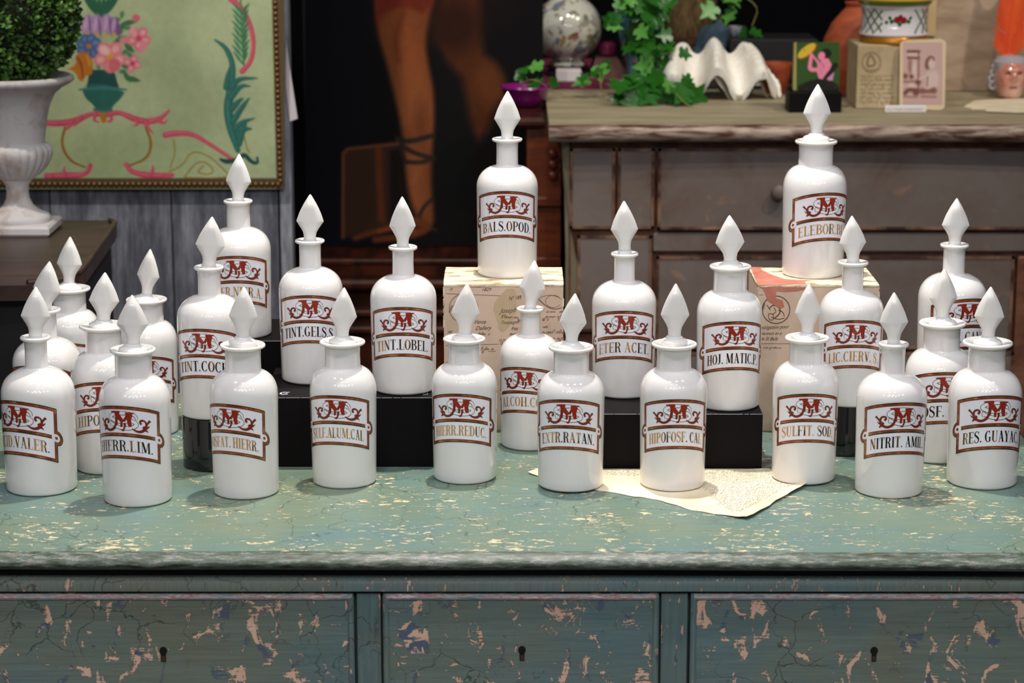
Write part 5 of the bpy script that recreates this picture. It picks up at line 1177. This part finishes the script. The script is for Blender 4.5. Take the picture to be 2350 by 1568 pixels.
# porcelain pot
kpz = depth((0, Yb2+.065, zt2))/FPX; pc0 = Vector(((2050-1175)*kpz, Yb2+.060, zt2)); pz = thing('porcelain_pot', 'white porcelain pot with green lattice and yellow rim on the papered block', 'pot', tuple(pc0))
g_ = lambda n_, m_, p_: L(p_, pc0, kpz, 72).build(n_, m_, pz, True, sharp=50)
M['gilt'] = mat('gilt_rim', (196, 132, 40), .3, metal=.6)
g_('gilt_foot', M['gilt'], [(74, 0), (78, 2), (78, 13), (76, 16)])
bodyp = [(76, 16), (80, 20), (78, 26), (74, 34), (74, 60), (76, 78), (79, 86)]
g_('pot_body', M['white_p'] if 'white_p' in M else M.setdefault('white_p', mat('white_porcelain', (222, 216, 222), .12, coat=.5)), bodyp)
g_('green_band', mat('green_band', (92, 124, 44), .2, coat=.4), [(79, 86), (83, 90), (84, 95)]); g_('yellow_rim', mat('yellow_glaze', (216, 182, 56), .2, coat=.4), [(84, 95), (92, 99), (94, 108), (90, 116), (80, 116), (78, 100), (1, 98)])
lat = MB()
def pr_r(h):
    for (r0, h0_), (r1, h1_) in zip(bodyp, bodyp[1:]):
        if h0_ <= h <= h1_: return r0+(r1-r0)*(h-h0_)/max(h1_-h0_, 1e-6)
    return 78
def onpot(a_, h): r_ = (pr_r(h)+.4)*kpz; return (pc0.x+r_*math.sin(a_), pc0.y-r_*math.cos(a_), zt2+h*kpz)
def ptw(P, w_, mi=0): P, W = dense(P, w_, .08); vs_, f_ = mitre([(x*75, y) for x, y in [(a_, b_*1.0) for a_, b_ in P]], W); lat.add([onpot(x/75, y) for x, y in vs_], f_, mi)
for base in (-1.25, .62):
  lat = MB()
  for k in range(3):
    for sgn in (1, -1):
        if 1:
            a0 = base+k*.30-.16; 
            P = [(a0+(0 if sgn > 0 else .62), 24), (a0+(.62 if sgn > 0 else 0), 80)]
            lo_, hi_ = (base-.15, base+.72)
            Q_ = [p_ for p_ in dense(P, 1, .05)[0] if lo_ <= p_[0] <= hi_]
            if len(Q_) > 1: ptw(Q_, 4.2)
  lat.build('green_lattice', M.get('lat') or M.setdefault('lat', mat('lattice_green', (84, 116, 78), .3)), pz)
lat = MB()
for x, y, r_, mi in ((-.08, 56, 8, 0), (.12, 55, 8, 0), (.02, 63, 5, 0), (-.24, 52, 5, 1), (-.3, 60, 4, 1), (.28, 52, 5, 1), (.0, 46, 5, 1), (.34, 60, 4, 1), (-.4, 50, 4, 1)):
    P = [(x+r_/75*math.sin(-math.pi/2+math.pi*i/6), y) for i in range(7)]; W = [max(.6, 2*r_*math.cos(-math.pi/2+math.pi*i/6)) for i in range(7)]; vs_, f_ = mitre([(a_*75, b_) for a_, b_ in P], W); lat.add([onpot(a_/75, b_) for a_, b_ in vs_], f_, mi)
lat.build('painted_rose', [mat('rose_red', (132, 24, 34), .3), M['ivy']], pz)
# ------------------------------------------------------------------ canvas back, papers, porcelain head with feather
Yl = YDB-.03; M['linen'] = mat('raw_linen', (186, 162, 138), .9, build=noisy((160, 134, 112), (200, 178, 154), 7, (1, 1, 3), .5, .3, 7))
cv = thing('canvas_back', 'raw linen canvas leaning at the back right of the dresser', 'canvas', (BX(2260, Yl), Yl, ZD))
MB().box(onY(2128, 100, Yl).x, onY(2460, 100, Yl).x, Yl, Yl+.018, ZD, onY(2200, -60, Yl).z, bev=.002).build('linen', M['linen'], cv)
MB().box(onY(2126, 100, Yl-.01).x, onY(2146, 100, Yl-.01).x, Yl-.012, Yl, onY(2130, 82, Yl).z, onY(2130, -60, Yl).z, bev=.001).build('pale_batten', mat('pale_wood', (206, 178, 132), .7), cv)
for i, (P, z_) in enumerate((([(2212, 247), (2236, 233), (2330, 228), (2420, 232), (2420, 250), (2290, 252), (2230, 251)], 0), ([(2262, 256), (2270, 247), (2350, 240), (2430, 244), (2430, 258), (2330, 259)], .0022))):
    mb = MB(); q = [onZ(x, y, ZD+z_) for x, y in P]; mb.prism([(v.x, v.y) for v in q], ZD+z_, ZD+z_+.002)
    tagmesh(mb.build('paper_sheet', M['letterp'], None), ('old paper sheet lying under the porcelain head', 'old paper sheet, front and topmost one beside the porcelain head')[i], 'paper', 'old papers on the dresser')
ZH = ZD+.0021; hd = onZ(2320, 226, ZH); kh = depth(hd)/FPX; hc = Vector(((2322-1175)*kh, hd.y+.02, ZH))
hdt = thing('porcelain_figurine', 'small glazed porcelain head of a man with grey curls at the right edge', 'figurine', tuple(hc))
def face(nx_, nz_):
    vs = []; nn, mm = 60, 50
    for j in range(mm+1):
        t = j/mm; h = t*92
        w0 = np.interp(t, [0, .04, .12, .3, .5, .7, .85, .95, 1], [24, 30, 32, 36, 40, 40, 36, 26, 6])
        for i in range(nn):
            a_ = 2*math.pi*i/nn; r_ = w0*(1 if math.cos(a_) > 0 else .95); u = math.degrees(math.atan2(math.sin(a_), math.cos(a_)))
            g = lambda ua, ha, su, sh_: math.exp(-((u-ua)/su)**2-((h-ha)/sh_)**2)
            r_ += 9*g(0, 44, 9, 9)+5*g(0, 54, 6, 8)+2.5*g(0, 31, 14, 3)-2.2*g(0, 26, 16, 2)+2.5*g(0, 22, 12, 3)+5*g(0, 10, 18, 8)+3*g(32, 40, 14, 10)+3*g(-32, 40, 14, 10)-4*g(22, 58, 10, 5)-4*g(-22, 58, 10, 5)+2.5*g(22, 66, 14, 4)+2.5*g(-22, 66, 14, 4)
            vs.append((hc.x+r_*math.sin(a_)*kh*.92, hc.y-r_*math.cos(a_)*kh, ZH+h*kh))
    fs = [(j*nn+i, j*nn+(i+1) % nn, (j+1)*nn+(i+1) % nn, (j+1)*nn+i) for j in range(mm) for i in range(nn)]+[tuple(range(nn))[::-1], tuple(mm*nn+i for i in range(nn))]
    return MB().add(vs, fs)
M['skin'] = mat('glazed_flesh_porcelain', (222, 154, 136), .15, coat=.7, build=noisy((206, 122, 100), (232, 190, 178), 14))
face(0, 0).build('face', M['skin'], hdt, True, sharp=80)
M['curl'] = mat('grey_glazed_curl', (176, 172, 178), .25, coat=.4); M['eye'] = mat('painted_eye', (70, 58, 66), .3)
for s_ in (-1, 1):
    mb = MB()
    for a0 in (14, 22, 30): pass
    P = [(hc.x+s_*math.sin(R_(t))*36.5*kh*.92, hc.y-math.cos(R_(t))*37.5*kh, ZH+(57+2.5*math.sin(R_((t-13)*9)))*kh) for t in range(13, 34, 2)]
    mb.tube(P, 1.9*kh, 8); mb.build('eye', M['eye'], hdt, True)
    P = [(hc.x+s_*math.sin(R_(t))*38.5*kh*.92, hc.y-math.cos(R_(t))*40*kh, ZH+(65+2*math.sin(R_((t-10)*7)))*kh) for t in range(10, 38, 3)]
    mb = MB().tube(P, 1.1*kh, 6); mb.build('eyebrow', M['curl'], hdt, True)
P = [(hc.x+math.sin(R_(t))*33*kh, hc.y-math.cos(R_(t))*36.5*kh, ZH+(26-.6*math.cos(R_(t*5)))*kh) for t in range(-16, 17, 2)]
MB().tube(P, [(.6+1.2*math.cos(R_(t*5.2)))*kh for t in range(-16, 17, 2)], 8).build('mouth', mat('painted_lips', (166, 78, 78), .3), hdt, True)
for s_ in (-1, 1):
    for (dx_, h, r_) in ((40, 56, 8), (42, 42, 9), (40, 26, 9), (36, 70, 8)):
        c_ = Vector((hc.x+s_*dx_*kh, hc.y+.004, ZH+h*kh)); n_ = 16
        P = [c_+Vector((r_*kh*.75*math.cos(2*math.pi*i/n_), -.004*(i/n_), r_*kh*.75*math.sin(2*math.pi*i/n_))) for i in range(n_+1)]
        MB().tube(P, r_*kh*.38, 8).build('hair_curl', M['curl'], hdt, True)
MB().lathe([(34*kh, 50*kh), (41*kh, 66*kh), (40*kh, 82*kh), (28*kh, 94*kh), (6*kh, 98*kh)], (hc.x, hc.y+.006, ZH), 40, mod=lambda r, z, a: r*(1+.03*math.sin(a*14+z*300))).build('hair', M['curl'], hdt, True)
M['feather'] = mat('orange_feather', (238, 84, 24), .6, build=noisy((222, 62, 12), (246, 104, 40), 30, (1, 1, .2))); M['quill'] = mat('orange_quill', (255, 96, 50), .5)
fe = thing('orange_feather', 'upright bright orange feather rising from behind the porcelain head', 'feather', (hc.x-.002, hc.y+.012, ZH+90*kh))
axis = [(2312, 136), (2316, 100), (2320, 50), (2328, 0), (2336, -50), (2344, -90)]; Yfe = hc.y+.012
ax = smooth_pts(axis, 2); n_ = len(ax)
MB().tube([onY(x, y, Yfe-.001) for x, y in ax], [(2.6-1.6*i/n_)*kh for i in range(n_)], 8).build('quill', M['quill'], fe, True)
for s_ in (-1, 1):
    mb = MB(); nb = 130; r5 = random.Random(3+s_)
    for i in range(nb):
        t = i/nb; x, y = lsp(ax, t*.995); wdt = (36+ (8 if s_ > 0 else 0))*min(1, .35+t*4.5)*(1-.25*t)
        if s_ < 0 and (int(t*130) in (40, 41, 52)): wdt *= .5
        wdt *= r5.uniform(.9, 1.04); dy = -10-14*t
        w0 = 5.2
        P = [onY(x+s_*wdt*q, y+dy*q*q*1.6, Yfe+.004*q*q) for q in (0, .35, .7, 1)]
        vs_ = [];
        for k_, v in enumerate(P): hh = w0*kh*(1, 1, .9, .35)[k_]/2; vs_ += [(v.x, v.y, v.z+hh), (v.x, v.y, v.z-hh), (v.x, v.y+.0007, v.z+hh), (v.x, v.y+.0007, v.z-hh)]
        fs_ = []
        for k_ in range(3): a_ = k_*4; fs_ += [(a_, a_+1, a_+5, a_+4), (a_+2, a_+6, a_+7, a_+3), (a_, a_+4, a_+6, a_+2), (a_+1, a_+3, a_+7, a_+5)]
        mb.add(vs_, fs_)
    mb.build('vane', M['feather'], fe, kind='stuff')
